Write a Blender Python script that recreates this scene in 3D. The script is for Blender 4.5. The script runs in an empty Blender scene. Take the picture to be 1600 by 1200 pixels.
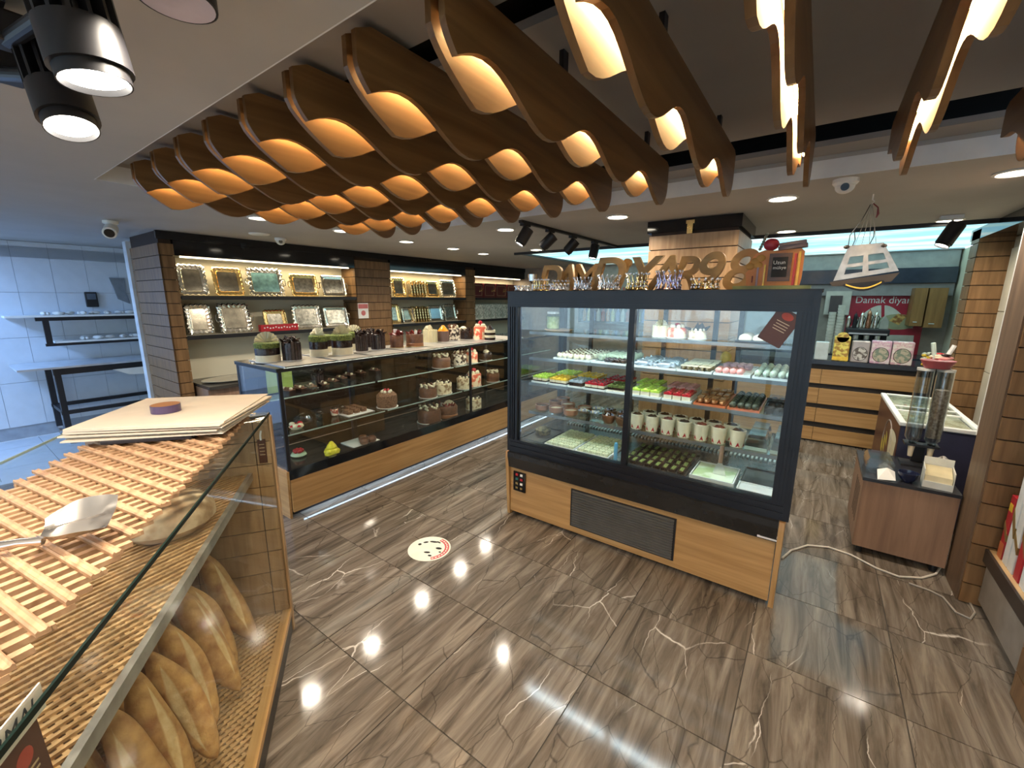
import bpy, bmesh, math, random
from mathutils import Vector, Matrix
random.seed(7)
R = math.radians
sc = bpy.context.scene
col = sc.collection

# ------------------------------------------------------------------ camera
F_PX, YAW, PITCH, ROLL = 659.5, .62212, .19954, .00459
CAM = Vector((0, 0, 1.6))
_w = Vector((-math.sin(YAW)*math.cos(PITCH), math.cos(YAW)*math.cos(PITCH), -math.sin(PITCH)))
_r0 = Vector((math.cos(YAW), math.sin(YAW), 0)); _u0 = _r0.cross(_w)
_r = _r0*math.cos(ROLL)+_u0*math.sin(ROLL); _u = _u0*math.cos(ROLL)-_r0*math.sin(ROLL)
cd = bpy.data.cameras.new('camera'); cd.sensor_width = 36; cd.lens = F_PX/1600*36; cd.clip_start = .02
co = bpy.data.objects.new('camera', cd); col.objects.link(co)
mm = Matrix((_r, _u, -_w)).transposed().to_4x4(); mm.translation = CAM; co.matrix_world = mm
sc.camera = co
def on(ax, v, x, y):
    """point where the sight line of photo pixel (x, y) meets the plane ax = v"""
    d = _w+_r*((x-800)/F_PX)-_u*((y-600)/F_PX)
    i = 'xyz'.index(ax); return CAM+d*((v-CAM[i])/d[i])

# ------------------------------------------------------------------ world, exposure, large lights
wd = bpy.data.worlds.new('world'); sc.world = wd; wd.use_nodes = True
wd.node_tree.nodes['Background'].inputs[0].default_value = (.62, .80, 1, 1)
wd.node_tree.nodes['Background'].inputs[1].default_value = 2.0
vs = sc.view_settings; vs.view_transform = 'Standard'; vs.look = 'None'; vs.gamma = 1; vs.exposure = .85
vs.use_curve_mapping = False
def area(name, loc, rot, size, power, colr, shape='DISK', size_y=None, parent=None, spread=180):
    l = bpy.data.lights.new(name, 'AREA'); l.shape = shape; l.size = size
    if size_y: l.size_y = size_y
    l.energy = power; l.color = colr; l.specular_factor = .3; l.spread = R(spread)
    o = bpy.data.objects.new(name, l); col.objects.link(o); o.location = loc; o.rotation_euler = rot
    if parent: o.parent = parent
    return o

# ------------------------------------------------------------------ materials
MT = {}
def _nt(name):
    m = bpy.data.materials.new(name); m.use_nodes = True; nt = m.node_tree
    return m, nt, nt.nodes['Principled BSDF'], nt.nodes['Material Output']
def _c(c): return (c[0], c[1], c[2], 1)
def mat(name, c, rough=.5, metal=0., var=.12, vs_=12., bump=0., bs=60., emit=None, es=0., spec=.5, coat=0.):
    if name in MT: return MT[name]
    m, nt, b, o = _nt(name); N, L = nt.nodes, nt.links
    b.inputs['Roughness'].default_value = rough; b.inputs['Metallic'].default_value = metal
    b.inputs['Specular IOR Level'].default_value = spec; b.inputs['Coat Weight'].default_value = coat
    tc = N.new('ShaderNodeTexCoord')
    n = N.new('ShaderNodeTexNoise'); n.inputs['Scale'].default_value = vs_; n.inputs['Detail'].default_value = 4
    L.new(tc.outputs['Object'], n.inputs['Vector'])
    rp = N.new('ShaderNodeValToRGB'); rp.color_ramp.elements[0].position = .3; rp.color_ramp.elements[1].position = .7
    rp.color_ramp.elements[0].color = _c([max(0, x*(1-var)) for x in c]); rp.color_ramp.elements[1].color = _c([min(1, x*(1+var)) for x in c])
    L.new(n.outputs['Fac'], rp.inputs['Fac']); L.new(rp.outputs['Color'], b.inputs['Base Color'])
    if bump:
        n2 = N.new('ShaderNodeTexNoise'); n2.inputs['Scale'].default_value = bs; n2.inputs['Detail'].default_value = 3
        L.new(tc.outputs['Object'], n2.inputs['Vector'])
        bp = N.new('ShaderNodeBump'); bp.inputs['Strength'].default_value = bump; bp.inputs['Distance'].default_value = .01
        L.new(n2.outputs['Fac'], bp.inputs['Height']); L.new(bp.outputs['Normal'], b.inputs['Normal'])
    if emit:
        b.inputs['Emission Color'].default_value = _c(emit); b.inputs['Emission Strength'].default_value = es
    MT[name] = m; return m
def wood(name, c1, c2, axis='Y', sc_=14., rough=.35, stretch=.06, rnd=True):
    if name in MT: return MT[name]
    m, nt, b, o = _nt(name); N, L = nt.nodes, nt.links
    b.inputs['Roughness'].default_value = rough
    tc = N.new('ShaderNodeTexCoord'); mp = N.new('ShaderNodeMapping')
    s = [sc_]*3; s['XYZ'.index(axis)] = sc_*stretch; mp.inputs['Scale'].default_value = s
    if rnd:
        oi = N.new('ShaderNodeObjectInfo'); mu = N.new('ShaderNodeMath'); mu.operation = 'MULTIPLY'; mu.inputs[1].default_value = 7
        ad = N.new('ShaderNodeVectorMath'); L.new(oi.outputs['Random'], mu.inputs[0])
        L.new(tc.outputs['Object'], ad.inputs[0]); L.new(mu.outputs[0], ad.inputs[1]); L.new(ad.outputs[0], mp.inputs['Vector'])
    else: L.new(tc.outputs['Object'], mp.inputs['Vector'])
    n = N.new('ShaderNodeTexNoise'); n.inputs['Scale'].default_value = 2.2; n.inputs['Detail'].default_value = 8; n.inputs['Distortion'].default_value = .6
    L.new(mp.outputs['Vector'], n.inputs['Vector'])
    rp = N.new('ShaderNodeValToRGB'); e = rp.color_ramp.elements
    e[0].position = .32; e[0].color = _c(c1); e[1].position = .68; e[1].color = _c(c2)
    L.new(n.outputs['Fac'], rp.inputs['Fac']); L.new(rp.outputs['Color'], b.inputs['Base Color'])
    bp = N.new('ShaderNodeBump'); bp.inputs['Strength'].default_value = .12; bp.inputs['Distance'].default_value = .004
    L.new(n.outputs['Fac'], bp.inputs['Height']); L.new(bp.outputs['Normal'], b.inputs['Normal'])
    MT[name] = m; return m
def emis(name, c, s):
    if name in MT: return MT[name]
    m, nt, b, o = _nt(name)
    b.inputs['Base Color'].default_value = _c(c); b.inputs['Emission Color'].default_value = _c(c); b.inputs['Emission Strength'].default_value = s
    MT[name] = m; return m
def glass(name, tint=(.93, .97, .96), refl=1., ior=1.5, rough=0.):
    if name in MT: return MT[name]
    m, nt, b, o = _nt(name); N, L = nt.nodes, nt.links; N.remove(b)
    t = N.new('ShaderNodeBsdfTransparent'); t.inputs[0].default_value = _c(tint)
    g = N.new('ShaderNodeBsdfGlossy'); g.inputs['Roughness'].default_value = rough; g.inputs[0].default_value = (1, 1, 1, 1)
    lw_ = N.new('ShaderNodeLayerWeight'); lw_.inputs[0].default_value = .5
    pw = N.new('ShaderNodeMath'); pw.operation = 'POWER'; pw.inputs[1].default_value = 5; L.new(lw_.outputs['Facing'], pw.inputs[0])
    mu = N.new('ShaderNodeMath'); mu.operation = 'MULTIPLY_ADD'; mu.inputs[1].default_value = .85*refl; mu.inputs[2].default_value = .04*refl; mu.use_clamp = True
    mx = N.new('ShaderNodeMixShader'); L.new(pw.outputs[0], mu.inputs[0]); L.new(mu.outputs[0], mx.inputs[0])
    L.new(t.outputs[0], mx.inputs[1]); L.new(g.outputs[0], mx.inputs[2]); L.new(mx.outputs[0], o.inputs['Surface'])
    MT[name] = m; return m
def marble(name, dark, mid, light, vein, rough=.16):
    m, nt, b, o = _nt(name); N, L = nt.nodes, nt.links
    b.inputs['Roughness'].default_value = rough; b.inputs['Specular IOR Level'].default_value = .28
    tc = N.new('ShaderNodeTexCoord'); oi = N.new('ShaderNodeObjectInfo')
    mu = N.new('ShaderNodeMath'); mu.operation = 'MULTIPLY'; mu.inputs[1].default_value = 23; L.new(oi.outputs['Random'], mu.inputs[0])
    ad = N.new('ShaderNodeVectorMath'); L.new(tc.outputs['Object'], ad.inputs[0]); L.new(mu.outputs[0], ad.inputs[1])
    mp = N.new('ShaderNodeMapping'); mp.inputs['Scale'].default_value = (9.5, .85, 1); mp.inputs['Rotation'].default_value = (0, 0, R(7))
    L.new(ad.outputs[0], mp.inputs['Vector'])
    n = N.new('ShaderNodeTexNoise'); n.inputs['Scale'].default_value = 1.7; n.inputs['Detail'].default_value = 10; n.inputs['Roughness'].default_value = .62; n.inputs['Distortion'].default_value = .9
    L.new(mp.outputs[0], n.inputs['Vector'])
    rp = N.new('ShaderNodeValToRGB'); e = rp.color_ramp.elements
    e[0].position = .34; e[0].color = _c(dark); e[1].position = .70; e[1].color = _c(light)
    k = e.new(.5); k.color = _c(mid); L.new(n.outputs['Fac'], rp.inputs['Fac'])
    # thin cracks and pale veins
    nd = N.new('ShaderNodeTexNoise'); nd.inputs['Scale'].default_value = 3; nd.inputs['Detail'].default_value = 5; L.new(ad.outputs[0], nd.inputs['Vector'])
    sc2 = N.new('ShaderNodeVectorMath'); sc2.operation = 'SCALE'; sc2.inputs['Scale'].default_value = .16; L.new(nd.outputs['Color'], sc2.inputs[0])
    a2 = N.new('ShaderNodeVectorMath'); L.new(ad.outputs[0], a2.inputs[0]); L.new(sc2.outputs[0], a2.inputs[1])
    m2 = N.new('ShaderNodeMapping'); m2.inputs['Scale'].default_value = (2.2, .75, 1); m2.inputs['Rotation'].default_value = (0, 0, R(35)); L.new(a2.outputs[0], m2.inputs['Vector'])
    v = N.new('ShaderNodeTexVoronoi'); v.feature = 'DISTANCE_TO_EDGE'; v.inputs['Scale'].default_value = 1.5; L.new(m2.outputs[0], v.inputs['Vector'])
    r2 = N.new('ShaderNodeValToRGB'); r2.color_ramp.elements[0].position = 0; r2.color_ramp.elements[0].color = (1, 1, 1, 1); r2.color_ramp.elements[1].position = .0065; r2.color_ramp.elements[1].color = (0, 0, 0, 1)
    L.new(v.outputs['Distance'], r2.inputs['Fac'])
    n3 = N.new('ShaderNodeTexNoise'); n3.inputs['Scale'].default_value = 2.4; L.new(ad.outputs[0], n3.inputs['Vector'])
    r3 = N.new('ShaderNodeValToRGB'); r3.color_ramp.elements[0].position = .50; r3.color_ramp.elements[1].position = .66; L.new(n3.outputs['Fac'], r3.inputs['Fac'])
    mk = N.new('ShaderNodeMath'); mk.operation = 'MULTIPLY'; L.new(r2.outputs[0], mk.inputs[0]); L.new(r3.outputs[0], mk.inputs[1])
    mx = N.new('ShaderNodeMix'); mx.data_type = 'RGBA'; L.new(mk.outputs[0], mx.inputs[0]); L.new(rp.outputs[0], mx.inputs[6]); mx.inputs[7].default_value = _c(vein)
    # dark cracks
    v2 = N.new('ShaderNodeTexVoronoi'); v2.feature = 'DISTANCE_TO_EDGE'; v2.inputs['Scale'].default_value = 3.1; L.new(m2.outputs[0], v2.inputs['Vector'])
    r4 = N.new('ShaderNodeValToRGB'); r4.color_ramp.elements[0].position = 0; r4.color_ramp.elements[0].color = (.6, .6, .6, 1); r4.color_ramp.elements[1].position = .012; r4.color_ramp.elements[1].color = (0, 0, 0, 1)
    L.new(v2.outputs['Distance'], r4.inputs['Fac'])
    mx2 = N.new('ShaderNodeMix'); mx2.data_type = 'RGBA'; L.new(r4.outputs[0], mx2.inputs[0]); L.new(mx.outputs[2], mx2.inputs[6]); mx2.inputs[7].default_value = _c([x*.35 for x in dark])
    L.new(mx2.outputs[2], b.inputs['Base Color'])
    MT[name] = m; return m
def clouds(name, s):
    m, nt, b, o = _nt(name); N, L = nt.nodes, nt.links
    tc = N.new('ShaderNodeTexCoord'); mp = N.new('ShaderNodeMapping'); mp.inputs['Scale'].default_value = (.8, 2.2, 1); L.new(tc.outputs['Object'], mp.inputs[0])
    n = N.new('ShaderNodeTexNoise'); n.inputs['Scale'].default_value = 1.6; n.inputs['Detail'].default_value = 6; L.new(mp.outputs[0], n.inputs['Vector'])
    rp = N.new('ShaderNodeValToRGB'); e = rp.color_ramp.elements
    e[0].position = .38; e[0].color = (.30, .68, .86, 1); e[1].position = .66; e[1].color = (.78, .96, .98, 1); k = e.new(.55); k.color = (.55, .88, .86, 1)
    L.new(n.outputs['Fac'], rp.inputs['Fac']); L.new(rp.outputs[0], b.inputs['Emission Color']); L.new(rp.outputs[0], b.inputs['Base Color']); b.inputs['Emission Strength'].default_value = s
    MT[name] = m; return m
def speckle(name, c1, c2, scale=40., rough=.5, lo=.45, hi=.55, bump=0.):
    if name in MT: return MT[name]
    m, nt, b, o = _nt(name); N, L = nt.nodes, nt.links; b.inputs['Roughness'].default_value = rough
    tc = N.new('ShaderNodeTexCoord'); n = N.new('ShaderNodeTexNoise'); n.inputs['Scale'].default_value = scale; n.inputs['Detail'].default_value = 3
    L.new(tc.outputs['Object'], n.inputs['Vector']); rp = N.new('ShaderNodeValToRGB'); e = rp.color_ramp.elements
    e[0].position = lo; e[0].color = _c(c1); e[1].position = hi; e[1].color = _c(c2)
    L.new(n.outputs['Fac'], rp.inputs['Fac']); L.new(rp.outputs[0], b.inputs['Base Color'])
    if bump:
        bp = N.new('ShaderNodeBump'); bp.inputs['Strength'].default_value = bump; bp.inputs['Distance'].default_value = .01
        L.new(n.outputs['Fac'], bp.inputs['Height']); L.new(bp.outputs['Normal'], b.inputs['Normal'])
    MT[name] = m; return m

black = mat('black_metal', (.010, .010, .013), .45, 0, .2)
blackgl = mat('black_gloss', (.008, .008, .010), .08, 0, .2)
navy = mat('navy_black_aluminium', (.008, .009, .015), .36, .1, .2)
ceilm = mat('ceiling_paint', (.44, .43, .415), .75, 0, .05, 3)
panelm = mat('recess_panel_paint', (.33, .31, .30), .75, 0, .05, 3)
lipm = mat('white_lip_paint', (.75, .77, .80), .6, 0, .04)
cream = mat('cream_wall', (.74, .69, .53), .7, 0, .04, 3)
finw = wood('fin_walnut', (.13, .066, .025), (.225, .125, .052), 'Y', 10, .38, .05)
oak = wood('oak_veneer_x', (.34, .185, .068), (.50, .30, .125), 'X', 16, .4, .04)
oaky = wood('oak_veneer_y', (.34, .185, .068), (.50, .30, .125), 'Y', 16, .4, .04)
oakz = wood('oak_plank_upright', (.15, .078, .030), (.25, .138, .058), 'Z', 14, .45, .08)
pale = wood('pale_oak', (.30, .175, .085), (.44, .28, .145), 'Z', 14, .45, .08)
brn = wood('brown_laminate', (.20, .115, .072), (.30, .18, .115), 'Z', 12, .5, .08)
cabw = wood('cabinet_wood', (.20, .095, .025), (.30, .15, .045), 'Z', 12, .45, .08)
slatw = wood('rack_slat_wood', (.26, .14, .07), (.44, .275, .155), 'X', 22, .55, .1)
lattw = wood('lattice_wood', (.40, .23, .10), (.60, .38, .19), 'X', 30, .6, .1)
grout = mat('grout_dark', (.05, .042, .035), .8)
tilem = marble('brown_marble_tile', (.060, .049, .039), (.138, .115, .094), (.252, .217, .183), (.60, .56, .52), .10)
gl = glass('clear_glass'); glr = glass('case_glass', (.95, .98, .975), 1.25)
glg = glass('green_edge_glass', (.955, .975, .965), .7)
gedge = mat('glass_edge_green', (.004, .012, .009), .35, spec=.15)
plast = glass('clear_plastic', (.84, .88, .90), 2.6, 1.45, .08)
white = mat('white_paint', (.78, .78, .76), .45, 0, .04)
steel = mat('brushed_steel', (.62, .62, .60), .28, 1, .08)
silver = mat('polished_silver', (.80, .78, .70), .16, 1, .12, 40)
gold = mat('gold_gilt', (.83, .62, .28), .22, 1, .15, 40)
choc = mat('dark_chocolate', (.022, .010, .007), .25, 0, .3, 40, .3, 60)
milk = mat('milk_chocolate', (.13, .055, .028), .4, 0, .25, 40, .3, 60)
creamc = mat('whipped_cream', (.70, .65, .48), .5, 0, .06, 30, .2, 60)
pist = speckle('pistachio_crumb', (.055, .085, .014), (.17, .21, .045), 90, .8, .4, .6, .5)
lime = mat('lime_jelly', (.50, .72, .10), .2, 0, .1, 40)
yel = mat('lemon_glaze', (.86, .55, .05), .25, 0, .15, 40)
redj = mat('red_jelly', (.42, .018, .03), .15, 0, .4, 60)
pinkm = mat('pink_sugar', (.72, .34, .32), .5, 0, .12, 40)
bluew = speckle('blue_white_print', (.10, .19, .42), (.72, .76, .80), 70, .4)
redp = mat('red_print', (.45, .02, .03), .4, 0, .05)
bread = speckle('bread_crust', (.46, .22, .06), (.70, .42, .15), 18, .6, .35, .7, .35)
breadl = speckle('bread_flour', (.58, .37, .16), (.78, .62, .40), 26, .75, .35, .65, .5)
breadd = speckle('bread_dark_crust', (.34, .16, .055), (.58, .33, .13), 18, .6, .35, .7, .35)
rye = speckle('rye_crust', (.30, .18, .09), (.60, .46, .30), 16, .75, .35, .65, .4)
paperm = mat('kraft_white_paper', (.58, .51, .42), .7, 0, .04)
ledw = emis('led_warm', (1, .69, .31), 82); ledc = emis('led_cool', (.85, .95, 1), 9); ledf = emis('led_toe_kick', (.55, .76, 1), 10)
lampe = emis('downlight_face', (1, .90, .72), 14); spote = emis('spot_face', (1, .93, .82), 12)

def loaf_skin():
    m, nt, b, o = _nt('split_loaf_crust'); N, L = nt.nodes, nt.links; b.inputs['Roughness'].default_value = .65
    tc = N.new('ShaderNodeTexCoord'); sp = N.new('ShaderNodeSeparateXYZ'); L.new(tc.outputs['Object'], sp.inputs[0])
    n = N.new('ShaderNodeTexNoise'); n.inputs['Scale'].default_value = 22; n.inputs['Detail'].default_value = 5; L.new(tc.outputs['Object'], n.inputs['Vector'])
    oi = N.new('ShaderNodeObjectInfo')
    r1 = N.new('ShaderNodeValToRGB'); e = r1.color_ramp.elements; e[0].position = .32; e[0].color = (.36, .155, .045, 1); e[1].position = .7; e[1].color = (.66, .39, .14, 1); L.new(n.outputs['Fac'], r1.inputs[0])
    hs = N.new('ShaderNodeHueSaturation'); mr = N.new('ShaderNodeMapRange'); mr.inputs[3].default_value = .75; mr.inputs[4].default_value = 1.12; L.new(oi.outputs['Random'], mr.inputs[0]); L.new(mr.outputs[0], hs.inputs['Value']); L.new(r1.outputs[0], hs.inputs['Color'])
    r2 = N.new('ShaderNodeValToRGB'); e = r2.color_ramp.elements; e[0].position = .35; e[0].color = (.55, .36, .15, 1); e[1].position = .65; e[1].color = (.74, .57, .33, 1); L.new(n.outputs['Fac'], r2.inputs[0])
    def mth(op, a, b_): 
        k = N.new('ShaderNodeMath'); k.operation = op
        for i, v in enumerate((a, b_)):
            if v is None: continue
            if isinstance(v, (int, float)): k.inputs[i].default_value = v
            else: L.new(v, k.inputs[i])
        return k.outputs[0]
    an = mth('ARCTAN2', sp.outputs[2], sp.outputs[1]); ln = mth('ADD', mth('MULTIPLY', sp.outputs[0], 2.2), 1.62)
    d = mth('ABSOLUTE', mth('SUBTRACT', an, ln), None); d = mth('ADD', d, mth('MULTIPLY', mth('SUBTRACT', n.outputs['Fac'], .5), .35)); d = mth('ADD', d, mth('MULTIPLY', mth('POWER', mth('ABSOLUTE', sp.outputs[0], None), 2), 14))
    r3 = N.new('ShaderNodeValToRGB'); e = r3.color_ramp.elements; e[0].position = .30; e[0].color = (1, 1, 1, 1); e[1].position = .42; e[1].color = (0, 0, 0, 1); L.new(d, r3.inputs[0])
    mx = N.new('ShaderNodeMix'); mx.data_type = 'RGBA'; L.new(r3.outputs[0], mx.inputs[0]); L.new(hs.outputs[0], mx.inputs[6]); L.new(r2.outputs[0], mx.inputs[7]); L.new(mx.outputs[2], b.inputs['Base Color'])
    n2 = N.new('ShaderNodeTexNoise'); n2.inputs['Scale'].default_value = 60; L.new(tc.outputs['Object'], n2.inputs['Vector']); bp = N.new('ShaderNodeBump'); bp.inputs['Strength'].default_value = .5; bp.inputs['Distance'].default_value = .006; L.new(n2.outputs['Fac'], bp.inputs['Height']); L.new(bp.outputs[0], b.inputs['Normal'])
    return m
loafm = loaf_skin()

# ------------------------------------------------------------------ mesh builder
class MB:
    def __init__(s): s.v, s.f, s.m = [], [], []
    def add(s, vs, fs, m=0, M=None):
        k = len(s.v); s.v += [tuple(M @ Vector(p)) if M else tuple(p) for p in vs]
        s.f += [tuple(i+k for i in f) for f in fs]; s.m += [m]*len(fs); return s
    def box(s, x0, x1, y0, y1, z0, z1, m=0, M=None):
        return s.add([(x0,y0,z0),(x1,y0,z0),(x1,y1,z0),(x0,y1,z0),(x0,y0,z1),(x1,y0,z1),(x1,y1,z1),(x0,y1,z1)],
                     [(0,3,2,1),(4,5,6,7),(0,1,5,4),(1,2,6,5),(2,3,7,6),(3,0,4,7)], m, M)
    def lathe(s, prof, n=20, c=(0,0,0), m=0, M=None, sx=1, sy=1):
        vs, fs = [], []
        for r, z in prof:
            for k in range(n):
                a = 2*math.pi*k/n; vs.append((c[0]+r*sx*math.cos(a), c[1]+r*sy*math.sin(a), c[2]+z))
        for j in range(len(prof)-1):
            for k in range(n): fs.append((j*n+k, j*n+(k+1)%n, (j+1)*n+(k+1)%n, (j+1)*n+k))
        if prof[0][0] > 1e-6 and abs(prof[0][1]-prof[1][1]) > 1e-6: fs.append(tuple(range(n-1, -1, -1)))
        if prof[-1][0] > 1e-6 and abs(prof[-1][1]-prof[-2][1]) > 1e-6: fs.append(tuple((len(prof)-1)*n+k for k in range(n)))
        return s.add(vs, fs, m, M)
    def ell(s, c, r, n=14, k=8, m=0, M=None):
        p = [(max(1e-7, math.sin(math.pi*i/k)), -math.cos(math.pi*i/k)) for i in range(k+1)]
        T = Matrix.Translation(c) @ Matrix.Diagonal((r[0], r[1], r[2], 1))
        return s.lathe([(a, b) for a, b in p], n, (0,0,0), m, (M @ T) if M else T)
    def tube(s, path, r, n=8, m=0, closed=False, M=None):
        P = [Vector(p) for p in path]; N = len(P); vs, fs = [], []
        rr = r if isinstance(r, (list, tuple)) else [r]*N
        for i, p in enumerate(P):
            a = P[(i-1) % N] if (closed or i > 0) else p; b = P[(i+1) % N] if (closed or i < N-1) else p
            t = (b-a).normalized() if (b-a).length > 1e-9 else Vector((0,0,1))
            h = Vector((0,0,1)) if abs(t.z) < .9 else Vector((1,0,0))
            e1 = t.cross(h).normalized(); e2 = t.cross(e1)
            for k in range(n):
                g = 2*math.pi*k/n; vs.append(p+(e1*math.cos(g)+e2*math.sin(g))*rr[i])
        for i in range(N if closed else N-1):
            j = (i+1) % N
            for k in range(n): fs.append((i*n+k, i*n+(k+1)%n, j*n+(k+1)%n, j*n+k))
        if not closed: fs += [tuple(range(n-1, -1, -1)), tuple((N-1)*n+k for k in range(n))]
        return s.add(vs, fs, m, M)
    def prism(s, poly, ax, a, b, m=0, M=None):
        """polygon in the plane across axis ax (x: (y,z); y: (x,z); z: (x,y)) extruded a..b"""
        def P(p, t): return (t, p[0], p[1]) if ax == 'x' else (p[0], t, p[1]) if ax == 'y' else (p[0], p[1], t)
        n = len(poly); vs = [P(p, a) for p in poly]+[P(p, b) for p in poly]
        fs = [tuple(range(n)), tuple(range(2*n-1, n-1, -1))]+[(i, (i+1)%n, n+(i+1)%n, n+i) for i in range(n)]
        return s.add(vs, fs, m, M)
    def mesh(s, name, mats, smooth=False):
        me = bpy.data.meshes.new(name); me.from_pydata(s.v, [], s.f); me.validate()
        for k in (mats if isinstance(mats, (list, tuple)) else [mats]): me.materials.append(k)
        for p, i in zip(me.polygons, s.m): p.material_index = i
        bm = bmesh.new(); bm.from_mesh(me); bmesh.ops.recalc_face_normals(bm, faces=bm.faces); bm.to_mesh(me); bm.free()
        if smooth:
            for p in me.polygons: p.use_smooth = True
            me.set_sharp_from_angle(angle=R(38))
        return me
    def build(s, name, mats, parent=None, smooth=False, world=False, loc=None, rot=None, bevel=0):
        if world and parent is not None:
            t = parent_loc(parent); s.v = [(p[0]-t[0], p[1]-t[1], p[2]-t[2]) for p in s.v]
        return link(name, s.mesh(name, mats, smooth), parent, loc, rot, bevel)
def parent_loc(p):
    t = Vector(p.location)
    while p.parent: p = p.parent; t += Vector(p.location)
    return t
def link(name, me, parent=None, loc=None, rot=None, bevel=0):
    o = bpy.data.objects.new(name, me); col.objects.link(o)
    if parent is not None: o.parent = parent
    if loc is not None: o.location = loc
    if rot is not None: o.rotation_euler = rot
    if bevel:
        b = o.modifiers.new('bevel', 'BEVEL'); b.width = bevel; b.segments = 2; b.limit_method = 'ANGLE'
    return o
def tag(o, label, cat, group=None):
    o['label'] = label; o['category'] = cat
    if group: o['group'] = group
    return o
def thing(name, label, cat, loc=(0,0,0), rz=0, group=None):
    o = bpy.data.objects.new(name, None); o.empty_display_size = .05; col.objects.link(o)
    o.location = loc; o.rotation_euler = (0, 0, rz); return tag(o, label, cat, group)
def dup(root, loc, rz=None, label=None):
    r = root.copy(); col.objects.link(r); r.location = loc
    if rz is not None: r.rotation_euler = (0, 0, rz)
    if label: r['label'] = label
    for ch in list(root.children):
        c = ch.copy(); col.objects.link(c); c.parent = r
        for g in list(ch.children):
            d = g.copy(); col.objects.link(d); d.parent = c
    return r
def struct(name, mb, mats, parent=None, smooth=False):
    o = mb.build(name, mats, parent, smooth)
    if parent is None: o['kind'] = 'structure'
    return o
_tx = {}
def text(s, size, m, parent=None, loc=(0,0,0), rot=(0,0,0), ext=.001, shear=0., name='lettering', bev=0., center=True, off=0.):
    cu = bpy.data.curves.new(name, 'FONT'); cu.body = s; cu.size = size; cu.extrude = ext; cu.shear = shear; cu.bevel_depth = bev; cu.offset = off
    if center: cu.align_x = 'CENTER'; cu.align_y = 'CENTER'
    to = bpy.data.objects.new('tmp_text', cu); col.objects.link(to)
    dg = bpy.context.evaluated_depsgraph_get(); me = bpy.data.meshes.new_from_object(to.evaluated_get(dg))
    bpy.data.objects.remove(to); bpy.data.curves.remove(cu); me.materials.clear(); me.materials.append(m)
    return link(name, me, parent, loc, rot)

# ================================================================== SETTING
ZC = 2.2                      # ceiling height
XR, XL, XK, YB, YF = 1.3, -5.3, -7.25, 7.4, -2.6
# floor with single tiles
T = .548
fl = struct('floor', MB().box(XK, XR, YF, YB, -.05, -.004), grout)
tm = MB().box(-T/2+.0024, T/2-.0024, -T/2+.0024, T/2-.0024, -.012, 0).mesh('tile', tilem)
ix0, iy0 = -1.181, 1.453
for i in range(-8, 4):
    for j in range(-8, 11):
        cx, cy = ix0+(i+.5)*T, iy0+(j+.5)*T
        if cx > XR-T/2+.15 or cy > YB-.2 or cy < YF+.25 or cx < -5.35: continue
        link('tile', tm, fl, (cx, cy, 0), (0, 0, R(180)*((i*3+j) % 2)))
ktile = mat('kitchen_floor_tile', (.50, .54, .60), .3, 0, .06)
kt = MB().box(-.198, .198, -.198, .198, -.012, 0).mesh('tile', ktile)
tm2 = MB().box(0, .275, -T/2+.0015, T/2-.0015, -.012, 0).mesh('tile', tilem)
for j in range(-7, 11):
    if YF+.25 < iy0+(j+.5)*T < YB-.2: link('tile', tm2, fl, (ix0+4*T+.0015, iy0+(j+.5)*T, 0))
struct('trim_10', MB().box(-5.655, -5.565, YF, 1.38, -.01, .001), mat('kitchen_floor_tile', (.50, .54, .60)))
for i in range(4):
    for j in range(10): link('tile', kt, fl, (XK+.2+.4*i, -1.6+.4*j, 0))
# ceiling with the two openings
RX0, RX1, RY0, RY1 = -3.15, XR, .65, 2.77
LX0, LX1, LY0, LY1 = -3.4, XR, 4.8, 7.3
b = MB()
for x0, x1, y0, y1 in ((XK, XR, YF, RY0), (XK, RX0, RY0, RY1), (XK, XR, RY1, LY0), (XK, LX0, LY0, YB), (LX0, XR, LY1, YB)):
    b.box(x0, x1, y0, y1, ZC, ZC+.3)
ce = struct('ceiling', b, ceilm)
MB().box(RX0-.02, RX1, RY1-.004, RY1, ZC, ZC+.085).box(RX0-.02, RX1, RY0, RY0+.004, ZC, ZC+.06).box(RX0, RX0+.004, RY0, RY1, ZC, ZC+.085).build('recess_lip', lipm, ce)
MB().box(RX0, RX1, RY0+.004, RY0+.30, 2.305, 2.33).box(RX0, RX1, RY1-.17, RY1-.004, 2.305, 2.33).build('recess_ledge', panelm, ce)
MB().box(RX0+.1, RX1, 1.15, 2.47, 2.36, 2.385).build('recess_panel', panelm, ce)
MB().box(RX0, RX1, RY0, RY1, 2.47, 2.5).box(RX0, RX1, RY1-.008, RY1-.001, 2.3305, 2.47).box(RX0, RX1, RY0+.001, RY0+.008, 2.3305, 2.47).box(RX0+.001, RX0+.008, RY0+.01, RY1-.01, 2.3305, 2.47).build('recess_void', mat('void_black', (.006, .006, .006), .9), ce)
# luminous sky ceiling
sky = struct('trim_1', MB().box(LX0, XR, LY0-.025, LY0+.015, ZC-.03, ZC+.02).box(LX0-.02, LX0+.02, LY0, LY1, ZC-.012, ZC+.02), black)
lb = tag(MB().box(LX0+.02, LX1, LY0+.015, LY1, ZC+.012, ZC+.03).build('luminous_ceiling', clouds('sky_print_lightbox', .8)), 'backlit ceiling panel printed with pale blue sky and clouds', 'light panel')

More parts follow.
